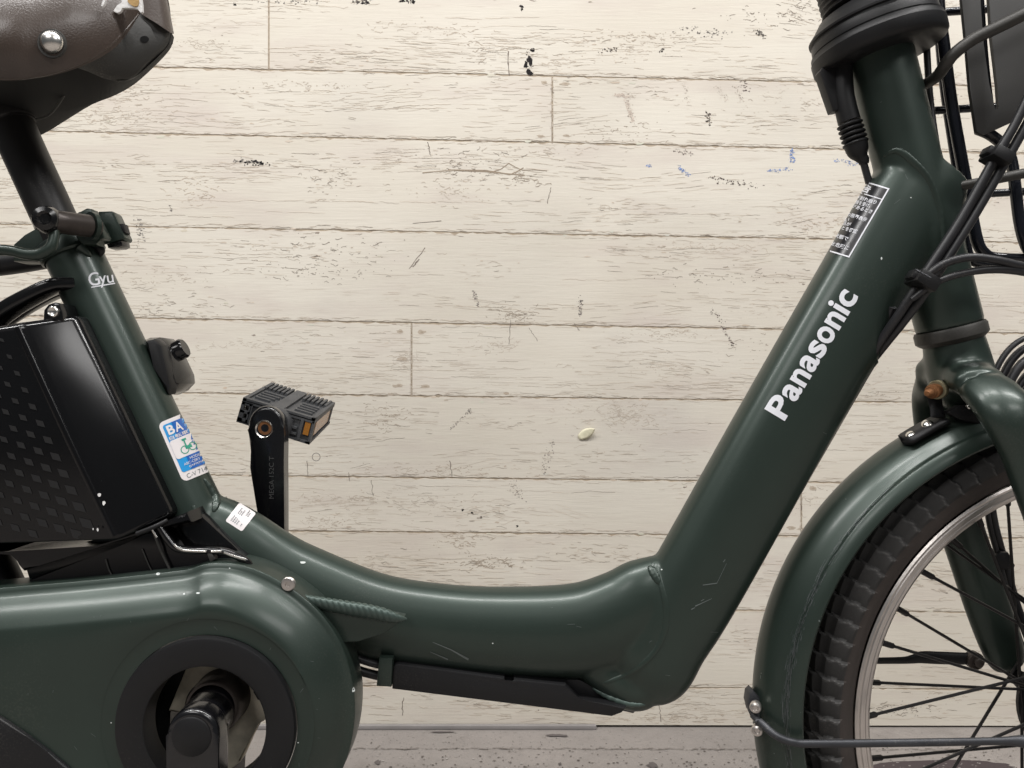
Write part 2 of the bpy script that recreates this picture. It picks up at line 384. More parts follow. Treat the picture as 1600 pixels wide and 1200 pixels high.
for i in range(4, len(seams) - 1):
    h = seams[i + 1][0] - seams[i][0]
    # grain fields: families of broken wavy lines
    for q in range(random.randint(13, 19)):
        cx = U(VX0, VX1); ln = U(90, 420); y0 = U(.08, .9) * h; rows = random.randint(4, 14); sp = U(2.8, 5.2); amp = U(-10, 10); ph = U(0, 6)
        for r_ in range(rows):
            x = cx - ln / 2 + U(-20, 20)
            while x < cx + ln / 2:
                l = U(6, 46)
                if random.random() < .5:
                    t = (x - cx) / ln
                    y = seam_y(i, x) + y0 + r_ * sp + amp * math.cos(t * 3.1 + ph) * (1 - r_ / rows * .6) + G(0, .5)
                    if seam_y(i, x) + 3 < y < seam_y(i + 1, x) - 3:
                        dash(x, y, l, U(.55, 1.3), vcol(1.12), slope=.02 - amp * math.sin(t * 3.1 + ph) * 3.1 / ln, wig=.5)
                x += l + U(2, 26)
    # flaked spots and short crooked cracks in clusters
    for q in range(random.randint(15, 22)):
        cx = U(VX0, VX1); y0 = U(.06, .94) * h; sx = U(20, 85); sy = U(4, 15)
        for r_ in range(random.randint(6, 26)):
            x = cx + G(0, sx); y = seam_y(i, x) + y0 + G(0, sy)
            if not seam_y(i, x) + 3 < y < seam_y(i + 1, x) - 3: continue
            k = random.random()
            if k < .8: dash(x, y, U(4, 20), U(.6, 1.7), vcol(), wig=1.5)
            else: blob(x, y, U(1.0, 4.2), U(.4, 1.1), vcol(1.25), 9, .6)
    # stippled peeling
    for q in range(13):
        cx = U(VX0, VX1); y0 = U(.06, .94) * h; sx = U(14, 70); sy = U(4, 13); cc_ = vcol(1.02)
        for r_ in range(random.randint(30, 90)):
            x = cx + G(0, sx); y = seam_y(i, x) + y0 + G(0, sy)
            if not seam_y(i, x) + 3 < y < seam_y(i + 1, x) - 3: continue
            if random.random() < .6: blob(x, y, U(.5, 1.5), U(.3, .7), cc_, 5, .4)
            else:
                n_ = random.randint(3, 5); xx, yy = x, y; pts_ = []
                for _ in range(n_): pts_.append((xx, yy)); xx += U(1, 4); yy += G(0, 1.3)
                T.line(pts_, [U(.4, .95) for _ in pts_], cc_)
    # ragged edge of the joint below
    if i < 14:
        x = VX0
        while x < VX1:
            l = U(8, 40)
            for _ in range(2):
                if random.random() < .8: dash(x + U(-6, 6), seam_y(i + 1, x) - U(1.2, 6), l, U(.6, 1.9), vcol(1.0), wig=1.0)
            if random.random() < .55: dash(x, seam_y(i + 1, x) + U(1.5, 6), l * .8, U(.6, 1.5), vcol(1.08), wig=.8)
            if random.random() < .12: blob(x, seam_y(i + 1, x) + U(-9, 9), U(3, 7), U(1, 2.2), vcol(1.4), 11)
            x += l * U(.5, 1.1)
    # hairlines running with the grain
    for q in range(10):
        x = U(VX0, VX1); y = seam_y(i, x) + U(.1, .9) * h
        for c in range(random.randint(2, 6)):
            l = U(18, 70); dash(x, y, l, U(.5, 1.0), vcol(1.1), wig=.7); x += l + U(0, 8); y += G(0, .8)
# knots beside the two upright joints and the big flaked outlines
for (kx, ky) in ((850, 129), (883, 131), (845, 213), (885, 212), (625, 518), (658, 519), (628, 561), (622, 603), (664, 604), (1270, 763), (1237, 825), (1253, 827)):
    blob(kx, ky, U(5, 8), U(2, 3.2), (.52, .445, .36), 12, .35); blob(kx + 1, ky, 2.8, 1.1, (.42, .35, .275))
for (jx, r_) in ((863, 6), (643, 9), (1252, 11)):
    y0, y1 = seam_y(r_, jx), seam_y(r_ + 1, jx); y = y0 + 3
    while y < y1 - 3:
        n = 5; T.line([(jx + G(0, 1.3), y + k * 3) for k in range(n)], [U(.6, 2) for _ in range(n)], vcol()); y += U(8, 15)
for (x0, y0, pts) in ((765, 270, [(0, 0), (18, -6), (30, -15), (42, -8), (52, -4), (70, -5), (90, -3)]), (700, 265, [(0, 0), (60, 1), (78, 4), (96, 8), (108, 3), (118, -3)]), (560, 270, [(100, 0), (140, -4), (200, -2), (260, 4)])):
    T.line([(x0 + a, y0 + b) for a, b in pts], [U(.8, 1.8) for _ in pts], (.37, .30, .23))
DK = (.022, .02, .02); GY = (.20, .185, .17)
def smear(x0, y0, x1, y1, spread, n, col, rmax=2.2, wide=1.0):
    for _ in range(n):
        t = U(0, 1); k_ = U(.8, 1.6); blob(x0 + (x1 - x0) * t + G(0, spread * wide * .8), y0 + (y1 - y0) * t + G(0, spread * .8), rmax * U(.25, 1) ** 1.5, rmax * .7 * U(.25, 1) ** 1.5, tuple(min(.75, c * k_) for c in col), 7)
for (x, y, rx, ry) in ((832, 78, 3.5, 3), (827, 93, 4.5, 4.5), (822, 99, 2.5, 4), (826, 112, 3.5, 5), (821, 103, 3, 3), (830, 115, 3, 3), (829, 98, 3, 5)): blob(x, y, rx, ry, DK, 11, .3)
smear(826, 75, 828, 120, 3, 30, (.06, .05, .05), 1.6)
smear(380, 252, 415, 256, 2.5, 60, DK, 2.2, 3); smear(365, 251, 395, 253, 1.5, 30, GY)
smear(550, 2, 580, 3, 2.5, 34, DK, 3); smear(625, 1, 648, 2, 2, 26, DK, 3); smear(365, 5, 368, 8, 1, 8, DK, 3); smear(400, 3, 500, 3, 2, 30, GY)
smear(1065, 44, 1130, 54, 4, 70, GY, 1.8, 3); smear(1180, 45, 1195, 58, 3, 26, (.1, .09, .08), 2.5)
smear(940, 78, 968, 77, 2.4, 26, (.07, .06, .055), 2); smear(1030, 80, 1038, 78, 2, 10, (.07, .06, .055), 2); smear(815, 10, 816, 12, 2, 12, DK, 2.6)
smear(1105, 175, 1110, 195, 2.5, 34, (.09, .075, .065), 2.4); smear(1160, 128, 1168, 142, 3, 26, (.16, .13, .12), 2)
smear(1115, 278, 1180, 292, 3, 60, (.10, .08, .07), 2, 2); smear(1055, 235, 1080, 240, 3, 28, (.24, .2, .18), 2, 2)
BL = (.17, .25, .48)
smear(1237, 236, 1240, 254, 3, 60, BL, 1.8); smear(1060, 259, 1078, 275, 2, 42, BL, 1.7); smear(1012, 258, 1018, 262, 2, 14, BL, 1.6)
smear(1200, 267, 1233, 264, 2.4, 46, BL, 1.5, 2); smear(1306, 250, 1338, 256, 2.6, 60, BL, 1.4, 2)
smear(740, 455, 746, 478, 2, 40, (.26, .23, .21), 1.8); smear(907, 465, 906, 492, 2.4, 50, (.17, .15, .14), 1.8); smear(1112, 485, 1132, 505, 2.4, 26, (.13, .1, .09), 1.8); smear(1128, 510, 1148, 542, 2, 40, (.13, .1, .09), 1.8)
smear(704, 671, 735, 640, 1.2, 50, (.22, .19, .17), 1.4); smear(732, 640, 736, 646, 1.5, 14, GY, 1.6)
smear(862, 690, 850, 735, 5, 70, (.28, .24, .21), 1.6); smear(800, 755, 815, 780, 5, 60, (.28, .24, .21), 1.5)
for (x, y) in ((722, 796), (737, 802), (751, 809), (808, 822)): smear(x, y, x + 1, y, 1, 9, DK, 2)
smear(215, 340, 222, 372, 4, 60, (.24, .22, .2), 1.7); smear(217, 372, 212, 395, .8, 16, (.26, .24, .22), 1.2); smear(265, 320, 268, 330, 1.5, 12, GY, 1.6)
for (x0, y0, x1, y1, w_) in ((640, 420, 664, 387, 1.3), (645, 417, 655, 405, 2.2), (855, 318, 861, 293, 1.2), (798, 500, 795, 538, 1.2), (896, 505, 905, 516, 1.2), (826, 512, 840, 533, .9), (545, 738, 546, 752, 1.1), (480, 720, 481, 745, 1), (703, 720, 706, 745, 1.3), (580, 750, 583, 775, .9), (630, 1090, 629, 1118, 1.4), (1030, 1100, 1033, 1128, 1.2), (794, 80, 795, 118, 1.8), (668, 222, 673, 243, 1.4), (690, 345, 645, 349, 1.2)):
    n = 8; T.line([(x0 + (x1 - x0) * k / n + G(0, .5), y0 + (y1 - y0) * k / n) for k in range(n + 1)], [w_ * U(.4, 1.1) for _ in range(n + 1)], (.25, .21, .18))
T.line([(494 + 6.2 * math.cos(a), 714 + 6.2 * math.sin(a)) for a in [k * .35 for k in range(19)]], [.8] * 19, (.17, .15, .14))
smear(962, 148, 984, 152, 2, 120, (.50, .43, .37), 1.8, 2); smear(978, 155, 990, 190, 2.5, 130, (.50, .43, .37), 1.8); smear(1150, 136, 1160, 160, 3, 50, (.5, .44, .38), 1.5); smear(1120, 135, 1135, 155, 4, 50, (.52, .46, .4), 1.5); smear(1070, 130, 1075, 160, 3, 40, (.52, .46, .4), 1.5)
tag(T.build('flaked_paint', wall), kind='stuff')
# specks and stains on the floor
T = Tint()
def fpt(px, py):                       # a pixel on the floor plane
    Y = H * F / (py - 600) - D; return P(px, py, Y) + Vector((0, 0, .0007))
def fblob(px, py, rx, ry, col, n=9, rough=.4):
    b = len(T.v); dz = Vector((0, 0, 6e-7 * len(T.f))); T.v += [dz + fpt(px + rx * math.cos(a) * U(1 - rough, 1 + rough), max(1141, py + ry * math.sin(a) * U(1 - rough, 1 + rough))) for a in [2 * math.pi * i / n for i in range(n)]]
    T.f.append(tuple(range(b, b + n))); T.c.append(col)
for _ in range(900):
    px, py = U(430, 1700), U(1141, 1215); k = random.random(); f = (py - 1120) / 60
    fblob(px, py, U(.5, 2.2) * f, U(.3, .9) * f, (.12, .105, .095) if k < .6 else (.2, .18, .16) if k < .85 else (.38, .36, .34), 7)
for (x, y, rx, ry) in ((868, 1150, 12, 1.6), (880, 1151, 8, 1.6), (875, 1195, 3, 2), (591, 1192, 5, 3), (1020, 1197, 9, 4), (690, 1145, 20, .9)): fblob(x, y, rx, ry, (.13, .115, .11), 12)
for x in range(555, 1500, 7): fblob(x, 1171 + G(0, .8) + (x - 800) * .002, U(2, 8), U(.2, .6), (.17, .15, .135), 6)
for (x, y, rx, ry) in ((1480, 1196, 75, 7), (1420, 1200, 60, 9), (1530, 1200, 50, 8)): fblob(x, y, rx, ry, (.075, .06, .062), 26, .12)
for _ in range(34): fblob(U(1370, 1560), U(1188, 1204), U(.6, 3), U(.3, .9), (.25, .23, .22), 6)
o = T.build('floor_stains', fl); tag(o, kind='stuff')
# grey strip at the foot of the wall and leaf stuck to the planks
bm = bmesh.new()
p0, p1 = P(300, 1133, WALL), P(931, 1137, WALL)
box_geo(bm, Vector(((p0.x + p1.x) / 2, WALL - .004, .0029)), Vector((1, 0, 0)), Vector((0, 1, 0)), Vector((0, 0, 1)), p1.x - p0.x, .006, .0054, .0006)
o = bmobj('edging_strip', bm, M['strip']); tag(o, 'thin grey strip lying on the floor along the foot of the plank wall', 'strip')
lf = []; lff = []
for i in range(9):
    t = i / 8; cx = 904 + 25 * t; cy = 684 - 14 * t; wdt = 7.8 * math.sin(math.pi * min(1, .1 + t * .9)) ** .8
    for j, a in enumerate((-1, -.5, 0, .5, 1)):
        p = P(cx + .45 * wdt * a, cy + .9 * wdt * a, WALL); lf.append((p.x, WALL - .0012 - .0003 * (1 - a * a) - .0045 * t ** 2, p.z))
for i in range(8):
    for j in range(4):
        a = i * 5 + j; lff.append((a, a + 1, a + 6, a + 5))
o = pyobj('dry_leaf', lf, lff, M['leaf']); tag(o, 'small pale yellow dry leaf stuck to the plank wall', 'leaf')
md = o.modifiers.new('thick', 'SOLIDIFY'); md.thickness = .0004

# ------------------------------------------------------------------ bicycle
HUB = (1718, 1118)
bike = empty('electric_bicycle', (P(900, 600).x, 0, 0))
tag(bike, 'dark green step through electric bicycle standing in front of the plank wall', 'bicycle')

# frame: tubes fused and smoothed like a welded and painted frame
bm = bmesh.new()
sweep_geo(bm, [(104, 376, 42, 0), (161, 497, 42.5, 0), (232, 650, 44, 0), (304, 803, 46, 0), (328, 852, 46, 0)], n=40, m=10)
sweep_geo(bm, [(292, 812, 44, 0), (330, 826, 54, 0), (369, 851, 60, 0), (420, 888, 63, 0), (473, 918, 66, 0), (583, 962, 67, 0), (693, 980, 67, 0), (800, 987, 70, 0), (905, 984, 73, 0), (972, 959, 69, 0), (1013, 930, 62, 0), (1048, 905, 46, 0)], n=48, m=8, ratio=lambda t: .70 - .06 * max(0, t - .7) / .3)
sweep_geo(bm, [(1458, 262, 60, 0), (1430, 305, 72, 0), (1340, 462, 73, 0), (1210, 690, 73, 0), (1083, 916, 73, 0), (1036, 990, 73, 0), (1008, 1038, 72, 0), (983, 1068, 48, 0), (974, 1082, 24, 0)], n=56, m=8, ratio=.66, ex=2.4)
sweep_geo(bm, [(905, 1020, 30, 0), (945, 1048, 34, 0), (985, 1068, 40, 0), (1010, 1066, 38, 0)], n=32, m=6)
sweep_geo(bm, [(1368, 62, 48.5, 0), (1420, 265, 48.5, 0), (1484, 512, 48.5, 0)], n=48, m=12)
sweep_geo(bm, [(1372, 262, 22, 0), (1405, 262, 50, 0), (1440, 330, 62, 0), (1462, 395, 44, 0), (1470, 440, 30, 0)], n=40, m=8, ratio=.72)
me = bpy.data.meshes.new('frame'); bmesh.ops.recalc_face_normals(bm, faces=bm.faces); bm.to_mesh(me); bm.free()
tmp = bpy.data.objects.new('tmp', me); C.objects.link(tmp)
md = tmp.modifiers.new('r', 'REMESH'); md.mode = 'VOXEL'; md.voxel_size = .0016
md = tmp.modifiers.new('s', 'SMOOTH'); md.factor = .5; md.iterations = 14
bpy.context.view_layer.update()
fm = bpy.data.meshes.new_from_object(tmp.evaluated_get(bpy.context.evaluated_depsgraph_get()))
bpy.data.objects.remove(tmp); fm.name = 'frame'; fm.materials.clear()
frame = link('frame', fm, M['green'], bike)
def bvh_of(o): return BVHTree.FromPolygons([v.co.copy() for v in o.data.vertices], [tuple(p.vertices) for p in o.data.polygons])
BV = bvh_of(frame)

# ---- decals that lie on a surface
def on_surface(bv, px, py, off):
    d = (P(px, py, 0) - CAM).normalized(); h = bv.ray_cast(CAM, d)
    if h[0] is None: return None
    n = h[1]
    if n.dot(d) > 0: n = -n
    if n.dot(d) > -.06: return None
    return h[0] + n * off
def decal(name, polys, mt, bv, parent, off=.0003, step=7.0):
    """polys: list of 2-D polygons in pixels, laid on the surface seen there"""
    bm = bmesh.new()
    for pl in polys:
        try: bm.faces.new([bm.verts.new((x, y, 0)) for x, y in pl])
        except ValueError: pass
    if not bm.verts: return None
    bmesh.ops.remove_doubles(bm, verts=bm.verts, dist=1e-4)
    bmesh.ops.triangulate(bm, faces=bm.faces)
    xs = [v.co.x for v in bm.verts]; ys = [v.co.y for v in bm.verts]
    for lo, hi, nrm, ax in ((min(xs), max(xs), (1, 0, 0), 0), (min(ys), max(ys), (0, 1, 0), 1)):
        k = lo + step
        while k < hi:
            bmesh.ops.bisect_plane(bm, geom=bm.verts[:] + bm.edges[:] + bm.faces[:], dist=1e-5, plane_co=(k, 0, 0) if ax == 0 else (0, k, 0), plane_no=nrm); k += step
    kill = []
    for v in bm.verts:
        q = on_surface(bv, v.co.x, v.co.y, off)
        if q is None: kill.append(v)
        else: v.co = q
    bmesh.ops.delete(bm, geom=kill, context='VERTS')
    me = bpy.data.meshes.new(name); bm.to_mesh(me); bm.free()
    o = link(name, me, mt, parent, smooth=True)
    if name in ('scratch', 'paint_chip', 'dust_speck', 'sticker_print', 'label_print'): o['kind'] = 'stuff'
    return o
def glyphs(body, bold=0.0):
    cu = bpy.data.curves.new('t', 'FONT'); cu.body = body; cu.offset = bold; cu.resolution_u = 4
    o = bpy.data.objects.new('t', cu); C.objects.link(o); bpy.context.view_layer.update()
    me = bpy.data.meshes.new_from_object(o.evaluated_get(bpy.context.evaluated_depsgraph_get()))
    vs = [(v.co.x, v.co.y) for v in me.vertices]; fs = [[vs[i] for i in p.vertices] for p in me.polygons]
    bpy.data.objects.remove(o); bpy.data.meshes.remove(me)
    if not vs: return [], (0, 0, 1, 1)
    return fs, (min(v[0] for v in vs), min(v[1] for v in vs), max(v[0] for v in vs), max(v[1] for v in vs))
def text_polys(body, o, u, v, width, height, bold=0.0):
    """lay text with its lower left corner at pixel o, running along u, up along v (unit pixel vectors)"""
    fs, (x0, y0, x1, y1) = glyphs(body, bold)
    out = []
    for f in fs:
        out.append([(o[0] + u[0] * (x - x0) / (x1 - x0) * width + v[0] * (y - y0) / (y1 - y0) * height,
                     o[1] + u[1] * (x - x0) / (x1 - x0) * width + v[1] * (y - y0) / (y1 - y0) * height) for x, y in f])
    return out
def quad(o, u, v, a0, b0, a1, b1):
    return [(o[0] + u[0] * a + v[0] * b, o[1] + u[1] * a + v[1] * b) for a, b in ((a0, b0), (a1, b0), (a1, b1), (a0, b1))]
def rquad(o, u, v, a0, b0, a1, b1, r, n=5):
    pts = []
    for (ca, cb, s) in ((a1 - r, b1 - r, 0), (a0 + r, b1 - r, 90), (a0 + r, b0 + r, 180), (a1 - r, b0 + r, 270)):
        for k in range(n + 1):
            t = R(s + 90 * k / n); a, b = ca + r * math.cos(t), cb + r * math.sin(t); pts.append((o[0] + u[0] * a + v[0] * b, o[1] + u[1] * a + v[1] * b))
    return pts
# maker's name along the down tube
ut = (.514, -.857); vt = (-.857, -.514)
LET = [('P', 0, 31.5, 37), ('a', 33, 25, 28), ('n', 60, 23.5, 27.5), ('a', 86, 25, 28), ('s', 112, 23, 28), ('o', 136, 26, 28), ('n', 164.5, 23.5, 27.5), ('i', 191, 9, 37), ('c', 202.5, 24, 28)]
pl = []
for ch, a, wd, hh in LET:
    pl += text_polys(ch, (1226 + ut[0] * a, 658 + ut[1] * a), ut, vt, wd * .98, hh, .028)
decal('lettering', pl, M['white'], BV, frame, .0003, 9)
# warning label near the head tube
o_ = (1327, 403); vl = (.504, -.864); ul = (-.955, -.297)       # up along the tube; to the left across it
vl_len = 125
lab = []
decal('warning_label', [quad(o_, ul, vl, 0, 0, 62, vl_len)], M['label'], BV, frame, .0003, 4)
pl = [quad(o_, ul, vl, 0, 0, 2.2, vl_len), quad(o_, ul, vl, 0, 0, 62, 2.2), quad(o_, ul, vl, 0, vl_len - 2.2, 62, vl_len), quad(o_, ul, vl, 2.2, vl_len - 21, 62, vl_len - 19.6)]
ur = (.955, .297)
def lab_text(s, right, b, wd, hh, bold=.02):
    oo = (o_[0] + ul[0] * (right + wd) + vl[0] * b, o_[1] + ul[1] * (right + wd) + vl[1] * b)
    return text_polys(s, oo, ur, vl, wd, hh, bold)
pl += lab_text('警告', 25, vl_len - 18, 27, 14, .03)
LAB = [('のひび割れ曲り', 7, 46, 24), ('などの損を受け、', 12, 40, 32), ('変形があるとき', 5, 46, 40), ('摩耗の限界表示', 6, 45, 55), ('しない', 30, 20, 63), ('は部品が', 24, 26, 70), ('いることを確認', 10, 42, 78), ('した状態で', 16, 36, 93), ('けがを危険に', 8, 42, 107), ('さい', 36, 14, 113)]
for s, rt, wd, dn in LAB: pl += lab_text(s, rt, vl_len - dn - 7.5, wd, 7.2, .012)
decal('label_print', pl, M['white'], BV, frame, .0005, 6)
# model name on the seat tube
ug = (.985, -.17); vg = (-.17, -.985)
pl = text_polys('G', (140, 448), ug, vg, 17, 21, .006) + text_polys('y', (157, 450), ug, vg, 11, 18, .006) + text_polys('u', (168, 443), ug, vg, 10, 12, .006) + [quad((143, 450), ug, vg, 0, 0, 37, 1.8)]
decal('lettering', pl, M['white'], BV, frame, .0003, 5)
# blue and white safety sticker on the seat tube
ob = (246, 662); ub = (.925, -.38); vb = (.40, .917)            # v runs down the tube
decal('safety_sticker', [rquad(ob, ub, vb, 0, 0, 60, 100, 9)], M['sticker'], BV, frame, .0003, 4)
decal('sticker_panel', [rquad(ob, ub, vb, 5, 6, 58, 86, 4)], M['blue'], BV, frame, .0005, 4)
decal('sticker_panel', [quad(ob, ub, vb, 20, 6, 58, 86)], M['navy'], BV, frame, .0006, 4)
decal('sticker_panel', [rquad(ob, ub, vb, 5, 33, 58, 64, 4)], M['sticker'], BV, frame, .0007, 4)
def st_text(s, a, b, wd, hh, bold=.0): return text_polys(s, (ob[0] + ub[0] * a + vb[0] * b, ob[1] + ub[1] * a + vb[1] * b), ub, (-vb[0], -vb[1]), wd, hh, bold)
decal('sticker_print', st_text('B', 9, 24, 11, 15, .03) + st_text('A', 21, 24, 12, 15, .02) + st_text('自転車', 7, 32, 30, 6, .01) + st_text('MODEL', 24, 71, 18, 4) + st_text('ABC-CERT', 12, 77, 26, 4) + st_text('(JAPAN)', 18, 83, 22, 4), M['sticker'], BV, frame, .0008, 5)
pl = []
for (a, b, r) in ((22, 54, 6.5), (35, 53, 6.5)):
    for k in range(14):
        t0, t1 = R(k * 360 / 14), R((k + 1) * 360 / 14); q = []
        for rr, t in ((r, t0), (r, t1), (r - 1.3, t1), (r - 1.3, t0)): q.append((ob[0] + ub[0] * (a + rr * math.cos(t)) + vb[0] * (b + rr * math.sin(t)), ob[1] + ub[1] * (a + rr * math.cos(t)) + vb[1] * (b + rr * math.sin(t))))
        pl.append(q)
pl += [quad(ob, ub, vb, 24, 49, 34, 54), quad(ob, ub, vb, 25, 38, 27, 50), quad(ob, ub, vb, 23, 37, 30, 40)]
decal('sticker_print', pl, M['teal'], BV, frame, .0009, 5)
decal('sticker_print', st_text('C-V 7141', 9, 97, 36, 7, .0), M['ink'], BV, frame, .0005, 5)
# small white serial sticker on the lower tube
os_ = (352, 814); us = (.46, -.54); vs_ = (.80, .55)
us = (.61, -.79); vs_ = (.84, .54)
decal('serial_sticker', [rquad(os_, us, vs_, 0, 0, 36, 31, 3)], M['sticker'], BV, frame, .0003, 4)
pl = []
for (a, b, la) in ((5, 6, 9), (5, 9.5, 7), (5, 13, 9), (5, 16.5, 6), (6, 23, 4), (20, 8, 9), (20, 11, 7), (20, 14, 9), (24, 20, 8), (24, 23, 6)):
    x = a
    while x < a + la: wd = U(1, 2.6); pl.append(quad(os_, us, vs_, x, b, x + wd, b + 1.7)); x += wd + .9
decal('sticker_print', pl, M['ink'], BV, frame, .0005, 5)
# paint chips and scratches
def chip(x, y, rx, ry): return [(x + rx * math.cos(a) * U(.7, 1.2), y + ry * math.sin(a) * U(.7, 1.2)) for a in [k * .8 for k in range(8)]]
pl = [chip(473, 879, 5, 2), chip(676, 898.5, 2.6, 1.8), chip(673, 902, 1.4, 1), chip(1377, 404, 1.2, 2.4), chip(1423, 309, 1, 1), chip(770, 1005, 1.3, 1), chip(1176, 587, 1.2, 1.6), chip(1034, 890, 1.5, 1)]
decal('paint_chip', pl, M['chip'], BV, frame, .0003, 6)
def strk(x0, y0, x1, y1, w0, w1):
    l = math.hypot(x1 - x0, y1 - y0); nx, ny = -(y1 - y0) / l, (x1 - x0) / l
    return [(x0 - nx * w0, y0 - ny * w0), (x1 - nx * w1, y1 - ny * w1), (x1 + nx * w1, y1 + ny * w1), (x0 + nx * w0, y0 + ny * w0)]
pl = [strk(676, 1003, 705, 1015, .4, .8), strk(705, 1015, 732, 1030, .8, 1.7), strk(672, 1018, 700, 1030, .4, 1.1), strk(1098, 914, 1120, 911, .6, .7), strk(1120, 911, 1135, 880, .3, .25), strk(1086, 947, 1112, 935, .8, .3), strk(1130, 878, 1133, 874, .6, .6), strk(1080, 952, 1086, 949, .8, .4), strk(1095, 939, 1100, 936, .5, .5)]
for _ in range(9):
    x, y = U(640, 1180), U(930, 1090); a = U(-.6, .6); l = U(3, 14); pl.append(strk(x, y, x + l * math.cos(a), y + l * math.sin(a), .15, U(.15, .35)))
for _ in range(14):
    x, y = U(1180, 1480), U(150, 700); a = U(-1.6, 1.6); l = U(3, 12); pl.append(strk(x, y, x + l * math.cos(a), y + l * math.sin(a), .15, U(.15, .3)))
decal('scratch', pl, M['scr'], BV, frame, .0003, 12)

# ---- weld beads laid where tubes meet
def bead(pts, r, freq, amp=.22, mt='weld', flat=.6, m=20):
    """pts in pixels laid on the frame surface"""
    pp = []
    for x, y in catmull(pts, m):
        q = on_surface(BV, x, y, 0)
        if q is not None: pp.append(q)
    if len(pp) < 4: return
    bm = bmesh.new(); n = 10; rings = []; N_ = len(pp)
    for i, q in enumerate(pp):
        t = (pp[min(i + 1, N_ - 1)] - pp[max(0, i - 1)]).normalized(); nr = (CAM - q).normalized(); a1 = t.cross(nr).normalized(); a2 = a1.cross(t)
        e = math.sin(math.pi * (i + .5) / N_) ** .35
        ring = []
        for j in range(n):
            a = 2 * math.pi * j / n
            ph = i / N_ * freq * 2 * math.pi + abs(math.cos(a)) * 1.7
            rr = r * e * (1 + amp * math.sin(ph))
            ring.append(bm.verts.new(q + a1 * math.cos(a) * rr + a2 * math.sin(a) * rr * flat))
        rings.append(ring)
    for i in range(N_ - 1):
        for j in range(n): bm.faces.new((rings[i][j], rings[i][(j + 1) % n], rings[i + 1][(j + 1) % n], rings[i + 1][j]))
    return bmobj('weld_bead', bm, M[mt], frame, sharp=80)
bead([(1017, 876), (1026, 892), (1035, 920), (1041, 955), (1036, 990), (1018, 1022), (985, 1050), (940, 1068)], .0022, 30, .03, 'green', .22, 24)
bead([(1014, 884), (1022, 898), (1031, 912)], .0033, 5, .03, 'green', .4, 24)
bead([(926, 1075), (950, 1088), (980, 1099), (1008, 1101)], .0022, 8, .08, 'weld', .7, 24)
bead([(1380, 245), (1402, 236), (1425, 252), (1450, 282), (1466, 325), (1474, 372), (1474, 405)], .0026, 26, .03, 'green', .3, 20)
bead([(318, 748), (330, 768), (338, 785), (334, 800)], .0030, 6, .03, 'green', .5, 20)
bead([(302, 790), (312, 830), (322, 870)], .0030, 10, .08, 'green', .35, 20)

# ---- motor bracket plate and its fat weld
bm = bmesh.new(); prism_geo(bm, [(480, 945), (560, 955), (630, 968), (602, 989), (560, 1003), (520, 1005), (480, 990)], -.040, -.026, ref=-.040, bevel=.001); bmobj('motor_bracket', bm, M['green'], bike)
bm = bmesh.new()
q0 = [(480, 938, 9, -.040), (515, 945, 11, -.041), (548, 951, 12, -.041), (580, 956, 12, -.041), (608, 962, 11, -.040), (628, 966, 5, -.039), (636, 967, 2, -.037)]
cc = catmull(q0, 26); n = 12; rings = []
for i, p in enumerate(cc):
    ring = []
    for j in range(n):
        a = 2 * math.pi * j / n
        ph = (p[0] + 8 * math.cos(a) * 1.0) / 9.5 * 2 * math.pi
        rr = p[2] * (1 + .075 * (abs(math.sin(ph / 2)) * 2 - 1)); ring.append(bm.verts.new(P(p[0] + rr * math.sin(a) * .35, p[1] + rr * math.sin(a), p[3] + rr * .00042 * math.cos(a) * .75)))
    rings.append(ring)
for i in range(len(cc) - 1):
    for j in range(n): bm.faces.new((rings[i][j], rings[i][(j + 1) % n], rings[i + 1][(j + 1) % n], rings[i + 1][j]))
bmobj('weld_bead', bm, M['weld'], frame, sharp=80)

# ---- cable cover strip along the under side of the down tube
bm = bmesh.new()
sweep_geo(bm, [(1344, 543, 10, 0), (1341, 555, 27, 0), (1330, 574, 27, 0), (1215, 773, 27, 0), (1110, 955, 26, 0), (1058, 1043, 24, 0), (1042, 1068, 17, 0), (1032, 1080, 8, 0)], n=28, m=6, ratio=1.05, ex=2.8)
bmobj('cable_cover', bm, M['green'], bike)
# ---- black guard under the lower tube, its clip and the cables that enter it
prism('cable_guard', [(613, 1046), (616, 1039), (622, 1037), (788, 1059.5), (789, 1066), (802, 1067.5), (803, 1061.5), (884, 1070), (905, 1095), (979, 1105), (972, 1114), (956, 1120), (612.5, 1077)], -.020, .016, M['black'], bike, ref=-.020, bevel=.0012)
prism('guard_filler', [(866, 1060), (905, 1062), (990, 1106), (905, 1098)], -.008, .010, M['black'], bike, ref=-.008, bevel=.001)
prism('guard_clip', [(592, 1028), (613.5, 1028.5), (611, 1074), (588, 1072.5)], -.023, .02, M['green'], bike, ref=-.023, bevel=.001)
sweep('cable', [(540, 1018, 6, -.012), (565, 1031, 6, -.012), (600, 1041, 6, -.012)], M['cable'], bike, n=12)
sweep('cable', [(538, 1035, 7, -.008), (562, 1048, 7, -.008), (600, 1058, 7, -.008)], M['cable'], bike, n=12)
sweep('cable', [(870, 1064, 6, -.004), (905, 1070, 6, -.004), (950, 1095, 8, -.004), (990, 1108, 6, 0)], M['cable'], bike, n=12)

